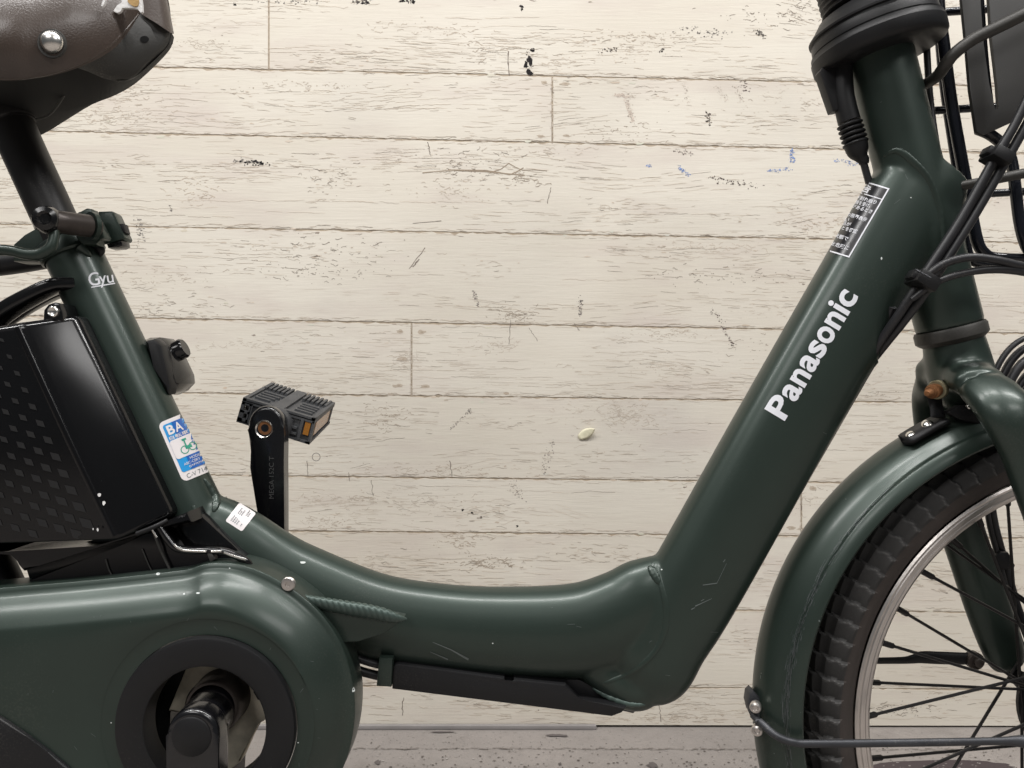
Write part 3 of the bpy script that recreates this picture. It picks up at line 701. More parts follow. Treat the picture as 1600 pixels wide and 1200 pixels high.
# ---- head parts
ax = (P(1484, 515) - P(1370, 70)).normalized()               # down the steering axis
hc = P(1370, 70)
k0 = K(0)
lathe('headset_cover', hc, ax, [(-62 * k0, 0), (-62 * k0, 60 * k0), (-56 * k0, 74 * k0), (-44 * k0, 84 * k0), (-36 * k0, 92 * k0), (-34 * k0, 94 * k0), (-31 * k0, 94 * k0), (-29.5 * k0, 91 * k0), (-27.5 * k0, 91 * k0), (-26 * k0, 92 * k0), (-13 * k0, 93 * k0), (-12 * k0, 92 * k0), (-10.5 * k0, 92 * k0), (-9.5 * k0, 96 * k0), (-2 * k0, 97 * k0), (-1 * k0, 98 * k0), (15 * k0, 97.5 * k0), (19 * k0, 95 * k0), (22 * k0, 90 * k0), (22 * k0, 40 * k0), (20 * k0, 0)], M['black'], bike, 64)
sp_ = []
for t in range(9):
    b = -64 - t * 9
    sp_ += [(b * k0, 62 * k0), ((b - 3) * k0, 66 * k0), ((b - 6) * k0, 62 * k0)]
lathe('stem_bellows', hc, ax, [(-60 * k0, 0)] + sp_ + [(-150 * k0, 55 * k0), (-230 * k0, 36 * k0), (-570 * k0, 34 * k0), (-575 * k0, 0)], M['black'], bike, 40)
top_ = hc + ax * (-415 * k0)
top_ = hc + ax * (-560 * k0)
lathe('handlebar', top_, (0, 1, 0), [(-.27, 0), (-.27, .0115), (.27, .0115), (.27, 0)], M['post'], bike, 24)
for sgn in (-1, 1): lathe('grip', top_ + Vector((0, sgn * .215, 0)), (0, 1, 0), [(-.055, .0118), (-.055, .016), (.055, .017), (.056, .010), (.056, 0)], M['leather'], bike, 24)
# left hand tab of the cover and the plug hanging from it
prism('cover_tab', [(1281, 112), (1302, 173), (1314, 171), (1312, 100), (1290, 96)], -.005, .005, M['black'], bike, bevel=.001)
bm = bmesh.new()
sweep_geo(bm, [(1316, 100, 15, -.002), (1318, 150, 16, -.002), (1327, 190, 17, -.002)], n=20, m=2)
for t in range(5):
    x, y = 1327 + t * 2.2, 192 + t * 7.2
    sweep_geo(bm, [(x, y, 16, -.002), (x + .6, y + 2, 19, -.002), (x + 1.2, y + 4.4, 19, -.002), (x + 1.8, y + 6.5, 15.5, -.002)], n=20, m=2)
sweep_geo(bm, [(1336, 222, 18, -.002), (1341, 237, 16, -.002), (1346, 246, 10, -.002), (1349, 250, 9, -.002), (1350, 256, 7, -.002)], n=20, m=3)
bmobj('cable_plug', bm, M['black'], bike)
sweep('cable', [(1347, 248, 5.5, -.002), (1352, 264, 5.5, -.001), (1358, 286, 5.5, 0)], M['cable'], bike, n=12)
lathe('lower_headset', P(1484, 515), ax, [(-5 * k0, 40 * k0), (-4 * k0, 50 * k0), (0, 52 * k0), (13 * k0, 52 * k0), (17 * k0, 48 * k0), (20 * k0, 44 * k0), (24 * k0, 30 * k0)], M['carrier'], bike, 56)

# ---- fork
bm = bmesh.new()
sweep_geo(bm, [(1487, 522, 43, 0), (1494, 553, 46, 0), (1500, 582, 48, 0), (1507, 612, 45, 0), (1512, 636, 30, 0)], n=32, m=6)
FL = .051
def q(x, y, r_, Y): return (x, y, r_, Y)
sweep_geo(bm, [(1500, 572, 38, 0.004), (1513, 586, 41, -.014), (1542, 608, 44, -.036), (1574, 645, 44, -.052), (1603, 700, 42, -.055), (1628, 770, 41, -.056), (1662, 875, 37, -.056), (1700, 990, 33, -.056), (1740, 1090, 28, -.056), (1770, 1140, 24, -.056)], n=32, m=8, ratio=.62)
sweep_geo(bm, [(1495, 565, 36, -.004), (1470, 580, 40, .020), (1462, 610, 38, .042), (1464, 660, 36, .050), (1474, 725, 35, .051), (1494, 800, 35, .052), (1514, 862, 35, .052), (1549, 965, 35, .052), (1572, 1028, 31, .052), (1579, 1046, 20, .052)], n=32, m=8, ratio=.62)
me = bpy.data.meshes.new('fork'); bmesh.ops.recalc_face_normals(bm, faces=bm.faces); bm.to_mesh(me); bm.free()
tmp = bpy.data.objects.new('tmp', me); C.objects.link(tmp)
md = tmp.modifiers.new('r', 'REMESH'); md.mode = 'VOXEL'; md.voxel_size = .0016
md = tmp.modifiers.new('s', 'SMOOTH'); md.factor = .5; md.iterations = 40
bpy.context.view_layer.update()
fm = bpy.data.meshes.new_from_object(tmp.evaluated_get(bpy.context.evaluated_depsgraph_get()))
bpy.data.objects.remove(tmp); fm.name = 'fork'; fm.materials.clear()
fork = link('fork', fm, M['green'], bike)
prism('dropout', [(1560, 1030), (1600, 1050), (1640, 1085), (1665, 1110), (1640, 1125), (1605, 1092), (1578, 1062)], .048, .054, M['black'], fork, ref=.052, bevel=.001)

# ---- wheels
def wheel(cx, cy, name, hero=True):
    c = P(cx, cy, 0); root = None
    RT, RR = 461 * S, 396 * S                     # tyre and rim outer radius
    # rim: brushed alloy with grooves
    prof = [(-.0135, RR), (-.0145, RR - .0015), (-.0140, RR - .0030), (-.0146, RR - .0036), (-.0146, RR - .0052), (-.0141, RR - .0056), (-.0141, RR - .0066), (-.0146, RR - .0070), (-.0144, RR - .0085), (-.0132, RR - .0092), (-.0120, RR - .0108), (-.0085, RR - .0122), (0, RR - .0128)]
    prof = prof + [(-t, r) for t, r in prof[-2::-1]] + [(.010, RR - .004), (-.010, RR - .004)]
    rim = lathe(name, c, (0, 1, 0), prof, M['alloy'], bike, 160, True)
    # tyre with shoulder lugs
    NA, NP = (93 * 20 if hero else 200), 44; wear = []
    vs = []; fs = []; w2 = .0205; rc = (RT + RR - .002) / 2; hh = (RT - RR + .003) / 2
    for i in range(NA):
        th = 2 * math.pi * i / NA
        for j in range(NP):
            u = j / (NP - 1); a = -2.72 + 5.44 * u            # around the section, 0 = crown
            yy = w2 * math.sin(a) * (1 if abs(a) < 1.6 else 1); rr = rc + hh * math.cos(a)
            g = 0
            if hero and abs(a) < 1.62:
                ph = (i / NA * 93 + .075 * math.sin(abs(a) * 12)) % 1.0
                edge = min(1, max(0, (1.62 - abs(a)) / .10))
                g = .0030 * edge * (min(1, ph * 20) * (1 - .8 * max(0, (ph - .1) / .9) ** 1.5)) - .0008 * edge
                if abs(abs(a) - .62) < .10: g -= .0014
            elif hero and 1.66 < abs(a) < 1.70: g = .0007
            elif hero and 1.86 < abs(a) < 1.90: g = .0006
            wv = 0
            if hero and .7 < abs(a) < 1.62:
                ph = (i / NA * 93 + .075 * math.sin(abs(a) * 12)) % 1.0
                wv = max(0, 1 - abs(ph - .13) / .07) * min(1, max(0, (abs(a) - .75) / .3)) * .8
            wear.append(wv)
            yy += g * math.sin(a); rr += g * math.cos(a)
            vs.append((c.x + rr * math.cos(th), yy, c.z + rr * math.sin(th)))
    for i in range(NA):
        k = (i + 1) % NA
        for j in range(NP - 1): fs.append((i * NP + j, i * NP + j + 1, k * NP + j + 1, k * NP + j))
    ty = pyobj('tyre', vs, fs, M['rubber'], rim)
    if hero: ty.data.set_sharp_from_angle(angle=R(32))
    ty.data.materials.append(M['sidewall'])
    for p in ty.data.polygons:
        j = p.vertices[0] % NP; a = -2.72 + 5.44 * j / (NP - 1)
        if abs(a) > 1.66: p.material_index = 1
    if hero: ty.data.attributes.new('wear', 'FLOAT', 'POINT').data.foreach_set('value', wear)
    # hub
    fr = 40 * .001
    lathe('hub', c, (0, 1, 0), [(-.060, 0), (-.060, .006), (-.035, .006), (-.035, .018), (-.028, .030), (-.024, fr + .003), (-.021, fr + .003), (-.019, .030), (.019, .030), (.021, fr + .003), (.024, fr + .003), (.028, .030), (.035, .018), (.035, .006), (.060, .006), (.060, 0)], M['black'], rim, 40)
    # spokes
    def spoke(a_px, b_px, ya, yb):
        bm = bmesh.new(); a = P(*a_px, 0); b = P(*b_px, 0); a.y = ya; b.y = yb
        d = (b - a).normalized(); L_ = (b - a).length
        lathe_geo(bm, a, d, [(-.004, 0), (-.004, .0021), (.007, .0021), (.0085, .0011), (L_, .0011), (L_, 0)], 8)
        bmobj('spoke', bm, M['spoke'], rim)
    fixed = [((1490, 845), .82), ((1443, 894), .545), ((1405, 952), .594), ((1379, 1004.5), .273), ((1359, 1066), .097), ((1352, 1120), -.328), ((1362, 1185), -.015), ((1378, 1230), -.56), ((1402, 1345), -1.32)]
    if hero:
        for n_, (p, sl) in enumerate(fixed):
            dx = 1; l = math.hypot(1, sl); ux, uy = 1 / l, sl / l
            side = -1 if n_ % 2 else 1
            # foot of the perpendicular from the hub
            t = (cx - p[0]) * ux + (cy - p[1]) * uy
            m_ = D / (D + .004 * side); p2 = (800 + (p[0] - 800) / m_, 600 + (p[1] - 600) / m_)
            spoke(p2, (p[0] + ux * t, p[1] + uy * t), .004 * side, .022 * side)
    rng_ = range(36) if not hero else range(0, 27)
    for n_ in rng_:
        th = R(232 + n_ * 10) if hero else R(n_ * 10)
        side = -1 if n_ % 2 else 1; off = (R(78), R(-78))[(n_ // 2) % 2]
        r1 = RR / S - 26; r2 = fr / S
        spoke((cx + r1 * math.cos(th), cy - r1 * math.sin(th)), (cx + r2 * math.cos(th + off), cy - r2 * math.sin(th + off)), .004 * side, .022 * side)
    return rim
fw = wheel(*HUB, 'front_wheel')
rw = wheel(-640, 1118, 'rear_wheel', hero=False)

# ---- front mudguard
FC = (1668, 1100)
def mudguard(cx, cy, a0, a1, name):
    c = P(cx, cy, 0); n = 110
    prof = [(-.0305, 441), (-.0300, 446), (-.0285, 452), (-.0268, 457.5), (-.0256, 459.5), (-.0246, 459.5), (-.0232, 462.0), (-.0200, 470), (-.0160, 478), (-.0110, 485), (-.0055, 489), (0, 490.5)]
    prof = prof + [(-t, r) for t, r in prof[-2::-1]]
    inner = [(t * .96, r - 3.2) for t, r in prof[::-1]]
    loop = prof + inner; m_ = len(loop); vs = []; fs = []
    for i in range(n + 1):
        th = R(a0 + (a1 - a0) * i / n)
        for t, r in loop: vs.append((c.x + r * S * math.cos(th), t, c.z + r * S * math.sin(th)))
    for i in range(n):
        for j in range(m_):
            k = (j + 1) % m_; fs.append((i * m_ + j, i * m_ + k, (i + 1) * m_ + k, (i + 1) * m_ + j))
    fs.append(tuple(range(m_))); fs.append(tuple(n * m_ + j for j in range(m_))[::-1])
    o = pyobj(name, vs, fs, M['green'], bike); o.data.set_sharp_from_angle(angle=R(50)); return o
mg = mudguard(*FC, 62, 212, 'front_mudguard')
mudguard(-640, 1118, -20, 190, 'rear_mudguard')
BM = bvh_of(mg)
# worn streak on the ridge of the mudguard, chips
pl = []
def arcpt(r, a): return (FC[0] + 0 + r * math.cos(R(a)), FC[1] - r * math.sin(R(a)))
def proj_r(r, Y, a):
    x, y = arcpt(r, a); m_ = D / (D + Y); return (800 + (x - 800) * m_, 600 + (y - 600) * m_)
wl = []
for _ in range(300):
    a = random.triangular(128, 192, 170); rr = 460 + G(0, 3.2); l = U(.3, 2.6); k_ = U(.1, .36) * (1 + .8 * max(0, (a - 165) / 25))
    p = proj_r(rr, -.0250, a); p2 = proj_r(rr + G(0, .35), -.0250, a + l); wl.append(strk(*p, *p2, k_ * .4, k_))
tag(decal('worn_streak', wl, M['wear'], BM, mg, .00012, 30), kind='stuff')
for (x, y, rx, ry) in ((1280, 970, 1.2, 1.6), (1418, 748, 1, 1.8), (1322, 780, .8, .8), (1210, 1177, 1, 1), (1190, 1052, 1, 1), (1189, 1058, .5, 3), (1251, 1113, .6, .6)): pl.append(chip(x, y, rx, ry))
decal('scratch', pl, M['scr'], BM, mg, .0003, 20)

# mudguard bracket, rivets and rusty bolt
vs = []; fs = []; c0 = P(*FC, 0)
for i in range(13):
    t = i / 12; e = max(0, 1 - (max(0, .14 - t) / .14) ** 2) ** .5
    for (r_, Y) in ((495.5, -.0105 + .0075 * e), (489.5, -.0105 - .0085 * e)):
        th = R(123.4 - 8.2 * t); vs.append((c0.x + r_ * S * math.cos(th), Y, c0.z + r_ * S * math.sin(th)))
for i in range(12): fs.append((2 * i, 2 * i + 1, 2 * i + 3, 2 * i + 2))
bf = pyobj('bracket_foot', vs, fs, M['black'], mg); md = bf.modifiers.new('t', 'SOLIDIFY'); md.thickness = .0035; md.offset = 0
def on(bv, x, y, off=0):
    v = on_surface(bv, x, y, off); return v if v is not None else P(x, y, 0)
def dome(name, c, axis, r, h, mt, parent, n=20):
    return lathe(name, c, axis, [(0, r * 1.0)] + [(h * math.sin(a), r * math.cos(a)) for a in [k * math.pi / 12 for k in range(1, 6)]] + [(h, 0)], mt, parent, n)
for (x, y) in ((1424.5, 681), (1449.5, 663)):
    c = P(x, y, -.0115); rd = (c - c0); rd.y = 0; dome('rivet', c, rd.normalized() * .72 + Vector((0, -.55, 0)), .0040, .0024, M['steel'], mg)
bm = bmesh.new(); sweep_geo(bm, [(1466, 652, 12, -.014), (1464, 640, 11, -.012), (1461, 625, 11, -.010), (1459, 612, 13, -.010), (1458, 606, 12, -.010)], n=16, m=4, ratio=.16, ex=3); bmobj('bracket_strap', bm, M['black'], mg)
ab = (P(1440, 618, -.034) - P(1467, 608, -.012)).normalized()
lathe('washer', P(1467, 608, -.010), ab, [(0, 0), (0, .0062), (.001, .0066), (.004, .0066), (.005, .0062), (.005, 0)], M['zinc'], fork, 28)
lathe('bolt', P(1463, 609.5, -.014), ab, [(0, .0044), (.0035, .0044), (.0036, .0050), (.0085, .0048), (.0090, .0040), (.0110, .0036), (.0112, .0026), (.0125, .0028), (.0135, .0024), (.0145, .0028), (.0155, .0022), (.0165, .0024), (.018, .0016), (.018, 0)], M['rust'], fork, 20)
prism('bracket_tongue', [(1480, 645), (1500, 634), (1532, 632), (1556, 650), (1540, 666), (1500, 655)], -.020, -.012, M['black'], mg, bevel=.001)
dome('rivet', P(1515, 635, -.022), Vector((-.2, -.8, .5)), .0022, .0014, M['steel'], mg)
# stay with its clamp plate and screws (near) and the far stay
prism('stay_plate', [(1176, 1078), (1170, 1084), (1168, 1098), (1172, 1114), (1181, 1126), (1190, 1150), (1196, 1152), (1190, 1120), (1188, 1090)], -.008, .004, M['stay'], mg, ref=-.006, bevel=.001)
for (x, y) in ((1180.5, 1105), (1183, 1141)):
    lathe('screw', P(x, y, -.016), (-.35, -.9, .05), [(-.004, .0036), (.0005, .0040), (.0018, .0034), (.0024, .0022), (.0010, .0015), (.0010, 0)], M['alloy'], mg, 20)
sweep('mudguard_stay', [(1177, 1118, 6, -.012), (1190, 1130, 6, -.020), (1212, 1149, 6.2, -.028), (1240, 1160, 6.2, -.036), (1280, 1162, 6.2, -.042), (1450, 1160, 6.2, -.052), (1560, 1158, 6.2, -.058), (1588, 1158, 8.5, -.060), (1615, 1160, 12, -.061), (1660, 1158, 12, -.062), (1690, 1152, 12, -.062)], M['stay'], bike, n=14, ratio=.8)
sweep('mudguard_stay', [(1225, 1036, 5.2, .034), (1300, 1033, 5.2, .040), (1400, 1032, 5.4, .046), (1425, 1030, 7, .048), (1440, 1027, 9.5, .049), (1470, 1028, 10, .050), (1508, 1029, 9.5, .050), (1530, 1028, 8, .050)], M['black'], bike, n=14, ratio=.45)
lathe('stay_bolt', P(1523, 1032, .048), (0, -1, 0), [(-.004, .0066), (.002, .0066), (.003, .0058), (.003, .0034), (.006, .0034), (.0065, .0026), (.0065, 0)], M['tan'], bike, 18)
# brake cables on the far fork leg
sweep('cable', [(1540, 760, 4, .060), (1545, 815, 4, .060), (1562, 880, 4, .060), (1580, 950, 4, .058), (1598, 1010, 4, .058), (1630, 1060, 4, .05)], M['cable'], bike, n=10)
sweep('cable', [(1546, 760, 6, .064), (1553, 815, 6, .064), (1570, 880, 6, .064), (1592, 955, 6, .063), (1615, 1010, 6, .062)], M['cable'], bike, n=10)
prism('cable_clip', [(1556, 868), (1564, 862), (1577, 863), (1588, 884), (1585, 890), (1560, 893)], .056, .070, M['black'], bike, bevel=.002)

# ---- cables round the head tube and their clips
sweep('cable', [(1620, 120, 7, -.048), (1588, 190, 7, -.045), (1556, 245, 7.5, -.042), (1500, 345, 7.5, -.038), (1443, 432, 7.5, -.034), (1408, 486, 7, -.028), (1378, 530, 6.5, -.018), (1360, 562, 6, -.010)], M['cable'], bike, n=14)
sweep('cable', [(1640, 125, 7, -.046), (1604, 194, 7, -.044), (1571, 252, 7.5, -.041), (1515, 348, 7.5, -.038), (1452, 446, 7.5, -.033), (1418, 494, 7, -.026), (1388, 532, 6.5, -.016), (1366, 560, 6, -.006)], M['cable'], bike, n=14)
sweep('cable', [(1395, 480, 6, -.020), (1382, 515, 6, -.012), (1368, 550, 6, -.004)], M['cable'], bike, n=12)
sweep('cable', [(1437, 446, 6.5, -.040), (1452, 428, 6.5, -.042), (1478, 411, 6.5, -.045), (1515, 402, 6.5, -.048), (1555, 406, 6.5, -.048), (1590, 414, 6.5, -.046), (1640, 424, 6.5, -.04)], M['cable'], bike, n=14)
sweep('cable', [(1425, 468, 4.5, -.036), (1452, 448, 5, -.041), (1480, 434, 5.5, -.044), (1520, 424, 6, -.046), (1560, 421, 6.5, -.046), (1600, 425, 6.5, -.044), (1650, 436, 6.5, -.04)], M['cable'], bike, n=14)
def clip(cx, cy, Y, ln, wd, ang):
    bm = bmesh.new(); a = R(ang); ux = Vector((math.cos(a), 0, -math.sin(a))); uz = Vector((-math.sin(a), 0, -math.cos(a)))
    k = K(Y); box_geo(bm, P(cx, cy, Y), ux, Vector((0, 1, 0)), uz, wd * k, .017, ln * k, .0012)
    box_geo(bm, P(cx, cy, Y) + ux * (-wd * .5 * k) + uz * 0, ux, Vector((0, 1, 0)), uz, 12 * k, .010, ln * .7 * k, .001)
    bmobj('cable_clip', bm, M['black'], bike)
clip(1558, 246, -.043, 20, 33, 30); clip(1442, 440, -.038, 23, 36, 32)
bm = bmesh.new(); sweep_geo(bm, [(1430, 421, 1.4, -.048), (1454, 434, 1.4, -.050)], n=8, m=2); bmobj('tie_edge', bm, M['stay'], bike)
sweep('cable', [(1446, 30, 5, .012), (1448, 75, 5, .012), (1452, 140, 5, .012), (1459, 200, 5, .010), (1470, 265, 5, .006)], M['cable'], bike, n=12)
# coiled leads behind the crown
for (x0, y0, r0, r1, Y) in ((1620, 640, 92, 4.5, .004), (1625, 640, 82, 6, .010), (1628, 645, 72, 7, .002), (1632, 650, 60, 7, .010), (1630, 655, 48, 7, .0)):
    sweep('cable', [(x0 + r0 * math.cos(R(a)) * .82, y0 - r0 * 1.25 * math.sin(R(a)), r1, Y) for a in range(70, 200, 12)], M['cable'], bike, n=12, m=3)

# ---- front basket and carrier
bk = sweep('basket', [(1466, -160, 8.5, .004), (1467, 0, 8.5, .004), (1475, 70, 8.8, .004), (1485, 150, 9, .004), (1497, 220, 9, .004), (1510, 290, 9, .004), (1521, 350, 9, .004), (1528, 380, 9, .004), (1538, 395, 8.5, .004), (1556, 402, 8, .004), (1620, 404, 8, .004), (1760, 402, 8, .004)], M['wire'], bike, n=16)
sweep('wire', [(1452, -120, 5, .05), (1466, 60, 5, .05), (1474, 140, 5, .05), (1489, 240, 5, .05), (1504, 330, 5, .05), (1510, 368, 5, .05), (1516, 400, 6, .05), (1530, 412, 7, .05), (1600, 416, 7, .05), (1760, 414, 7, .05)], M['wire'], bk, n=12)
for (x0, y0, x1, y1) in ((1472, 19, 1700, 4), (1458, 173, 1700, 158), (1478, 306, 1700, 294)):
    sweep('wire', [(x0, y0, 6.2, .02), ((x0 + x1) / 2, (y0 + y1) / 2, 6.2, .02), (x1, y1, 6.2, .02)], M['wire'], bk, n=12, m=2)
sweep('wire', [(1528, 202, 8.5, .004), (1548, 211, 8.5, .004), (1568, 228, 8.5, .003), (1580, 250, 8.5, .002), (1586, 290, 8.5, 0), (1592, 340, 8.5, 0), (1600, 375, 8.5, 0), (1612, 395, 8.5, 0), (1640, 404, 8.5, 0)], M['wire'], bk, n=16)
sweep('wire', [(1530, -90, 3, .000), (1534.5, 0, 3, .000), (1540.5, 80, 3, .000), (1545.5, 130, 3, .000), (1551.5, 178, 3, .000)], M['wire'], bk, n=12)
for k in range(5):
    x = 1660 + k * 70; sweep('wire', [(x, -160, 6, .06 if k % 2 else .004), (x + 6, 200, 6, .06 if k % 2 else .004), (x + 10, 404, 6, .06 if k % 2 else .004)], M['wire'], bk, n=10, m=3)
# slotted charcoal plate
prism('carrier_plate', [(1501, -40), (1503, 0), (1509, 58), (1516, 140), (1525.5, 206), (1536, 211), (1566, 198), (1640, 164), (1640, -40), (1543, -40), (1545.5, 0), (1549.5, 60), (1558, 130), (1561.5, 168), (1558, 174), (1554, 170), (1545.5, 130), (1536, 60), (1532, 0), (1529, -40)], -.010, -.007, M['plate'], bike, ref=-.010, bevel=.0004)
sweep('carrier_tube', [(1436, 136, 8, .004), (1452, 128, 8.5, -.004), (1466, 117, 9, -.014), (1478, 100, 9.5, -.022), (1492, 83, 9.5, -.026), (1520, 62, 9.5, -.028), (1556, 44, 9.8, -.030), (1600, 22, 10, -.032), (1680, -20, 10, -.034)], M['carrier'], bike, n=18)
sweep('carrier_tube', [(1474, 296, 7.2, -.012), (1520, 287, 7.4, -.016), (1600, 271, 7.8, -.020), (1700, 250, 8, -.024)], M['carrier'], bike, n=16)

# ---- saddle
NE = [(-260, 60, -.088), (-120, 108, -.086), (0, 122, -.080), (50, 118.5, -.074), (90, 110, -.068), (130, 95, -.061), (165, 75, -.053), (195, 47, -.044), (219, 18, -.033)]
def saddle():
    ne = catmull(NE, 5); rows = []
    n = len(ne); sec = 16; vs = []; fs = []
    for i, p in enumerate(ne):
        t = i / (n - 1)
        a = P(p[0], p[1], p[2])
        wd = -p[2]; fw_ = .012 + (wd - .033) * .95 if wd > .033 else .012
        fpx = 800 + a.x / K(fw_); OUT = ((-600, 420), (65, 205), (100, 184), (140, 159), (180, 135), (214, 114), (242, 95), (262, 74), (300, 52))
        fy = [y0 + (y1 - y0) * (fpx - x0) / (x1 - x0) for (x0, y0), (x1, y1) in zip(OUT, OUT[1:]) if x0 <= fpx < x1][0]
        fz = P(fpx, fy - 14, fw_).z
        topz = a.z + .085 * (1 - .62 * max(0, t - .55) / .45)
        ring = [Vector((a.x + .002, a.y + .004, a.z + .0005)), a]
        for k in range(1, sec):
            th = math.pi * k / sec
            y = (-wd if th < math.pi / 2 else -fw_) * math.cos(th) * (1 + .05 * math.sin(th)); zb = a.z if th < math.pi / 2 else fz; z = zb + (topz - zb) * math.sin(th) ** .62
            ring.append(Vector((a.x, y, z)))
        ring.append(Vector((a.x, fw_, fz))); ring.append(Vector((a.x, fw_ - .004, fz + .0005)))
        rows.append(len(vs)); vs += ring
    m_ = sec + 3
    for i in range(n - 1):
        for j in range(m_ - 1): fs.append((rows[i] + j, rows[i] + j + 1, rows[i + 1] + j + 1, rows[i + 1] + j))
    return pyobj('saddle', vs, fs, M['leather'], bike)
sad = saddle()
# rolled lower rim of the leather
sweep('saddle_piping', [(x, y + 1, 2.6, Y + .001) for x, y, Y in NE], M['leather'], sad, n=10, m=5)
# nose cap, grey base panel and dark under shell
def surf(name, rowsY, mt, parent, m=5, solid=0):
    rows = [catmull(r_, m) for r_ in rowsY]; n = len(rows[0]); vs = []; fs = []
    for r_ in rows: vs += [P(p[0], p[1], p[2]) for p in r_]
    for i in range(len(rows) - 1):
        for j in range(n - 1): fs.append((i * n + j, i * n + j + 1, (i + 1) * n + j + 1, (i + 1) * n + j))
    o = pyobj(name, vs, fs, mt, parent)
    if solid: md = o.modifiers.new('t', 'SOLIDIFY'); md.thickness = solid; md.offset = -1 if solid > 0 else 1
    return o
surf('nose_cap', [[(205, -70, -.036), (216, -20, -.036), (221, 22, -.035)], [(228, -72, -.033), (240, -25, -.034), (247, 38, -.033)], [(240, -74, -.024), (256, -12, -.026), (266, 51, -.026)], [(243, -76, -.010), (261, -2, -.012), (272, 53, -.010)], [(240, -74, .012), (256, 0, .014), (268, 52, .014)]], M['nose'], sad)
basep = surf('base_panel', [[(219, 20, -.033), (196, 49, -.043), (166, 77, -.052), (140, 93, -.057), (114, 103.5, -.063)], [(240, 33, -.031), (222, 62, -.036), (195, 90, -.041), (165, 106, -.045), (138, 112, -.050)], [(258, 44, -.026), (247, 72, -.029), (226, 100, -.032), (202, 121, -.034), (160, 122, -.040)], [(267, 51, -.022), (260, 72, -.024), (236, 99, -.026), (209, 122, -.028), (184, 128, -.033)], [(270, 52, -.006), (263, 74, -.008), (238, 102, -.008), (210, 126, -.008), (184, 133, -.012)]], M['base'], sad)
decal('vent_hole', [[(225.5 + 7 * math.cos(k * .4), 61.5 + 5.2 * math.sin(k * .4)) for k in range(16)]], M['deep'], bvh_of(basep), sad, .0004, 9)
surf('under_shell', [[(268, 51, -.021), (261, 73, -.023), (237, 98, -.028), (210, 120, -.030), (184, 125, -.035), (150, 113, -.039), (113, 104, -.050), (60, 116, -.060), (0, 121, -.068), (-160, 110, -.07)], [(272, 58, -.006), (265, 78, -.006), (240, 105, -.004), (212, 130, -.002), (184, 147, .0), (150, 160, .0), (110, 172, .0), (60, 178, .0), (0, 175, .0), (-160, 160, .0)], [(270, 68, .010), (263, 80, .014), (242, 101, .02), (214, 120, .024), (180, 141, .028), (140, 165, .034), (100, 190, .04), (64, 211, .046), (0, 236, .052), (-160, 260, .06)]], M['deep'], sad)
sweep('keel_edge', [(122, 108, 1.6, -.040), (108, 135, 1.6, -.024), (92, 162, 1.6, -.016), (76, 180, 1.6, -.012), (56, 187, 1.6, -.012)], M['base'], sad, n=8)
dome('rivet', P(82, 66, -.0735), Vector((.05, -1, -.12)), 17.8 * K(-.075), .0052, M['steel'], sad, 32)
lathe('rivet_ring', P(82, 68.5, -.0725), (.05, -1, -.12), [(0, 18 * K(-.075)), (.0012, 19 * K(-.075)), (.0012, 21.5 * K(-.075)), (0, 22.5 * K(-.075))], M['base'], sad, 32)
BS = bvh_of(sad)
def sdec(name, poly, mt, Y): 
    bm = bmesh.new(); prism_geo(bm, poly, Y, Y + .002, ref=Y); bmobj(name, bm, mt, sad)
sdec('torn_foam', [(177, 17), (183, 8), (190, 4), (192, -6), (196, -14), (219, -14), (222, 6), (222.5, 18), (220, 20), (215, 14), (209, 12.5), (200, 12), (191, 12), (188, 18), (183, 20)], M['foam'], -.0505)
sdec('torn_foam', [(199, 2), (203, -6), (214, -8), (217, 2), (215, 9), (210, 10), (204, 7)], M['foamtan'], -.0512)
sdec('torn_foam', [(158, 9), (162, -4), (165, -6), (164, 3), (160, 10)], M['foam'], -.059)
# seat post
bm = bmesh.new()
sweep_geo(bm, [(8, 172, 33, 0), (36, 234, 32, 0), (70, 308, 32, 0), (112, 400, 32, 0)], n=32, m=4)
post = bmobj('seat_post', bm, M['post'], bike)
sweep('post_head', [(-6, 110, 44, 0), (4, 150, 40, 0), (16, 188, 36.5, 0), (20, 197, 34, 0)], M['post'], post, n=32, ratio=.95)

# ---- seat clamp, quick release and the bits behind it
lathe('clamp_collar', P(112, 392), (P(160, 494) - P(112, 392)).normalized(), [(-14 * k0, 32 * k0), (-14 * k0, 45 * k0), (-11 * k0, 47 * k0), (9 * k0, 47 * k0), (12 * k0, 44 * k0)], M['green'], bike, 40)
prism('clamp_ear', [(116, 342), (128, 334), (140, 327), (147, 328), (168, 370), (167, 374), (158, 376), (155, 384), (134, 384), (124, 374)], -.016, -.006, M['green'], bike, ref=-.012, bevel=.0012)
prism('clamp_ear', [(151, 333), (154, 330), (174, 329.5), (178, 333), (195, 371), (193, 375), (170, 380), (164, 381), (155, 352)], .002, .014, M['green'], bike, ref=.002, bevel=.0012)
prism('clamp_nut', [(184, 349), (192, 349), (196, 363), (191, 365)], .003, .011, M['black'], bike, bevel=.001)
prism('clamp_pad', [(166, 381), (190, 376), (191, 383), (185, 386), (168, 387)], .000, .012, M['gloss'], bike, bevel=.001)
sweep('clamp_bolt', [(84, 345, 17.5, -.040), (100, 348, 17.5, -.036), (138, 353, 17.5, -.022), (146, 354, 18, -.018)], M['tan'], bike, n=24)
lathe('bolt_washer', P(140, 353.5, -.020), (P(146, 354, -.018) - P(84, 345, -.040)).normalized(), [(0, .006), (0, .0098), (.003, .0098), (.003, .006)], M['green'], bike, 24)
bm = bmesh.new(); lathe_geo(bm, P(76, 345, -.040), Vector((.25, -1, 0)), [(-.008, .0085), (.004, .0090), (.008, .0075), (.009, .0045), (.0075, .0030), (.0075, 0)], 22); bmobj('lever_pivot', bm, M['gloss'], bike)
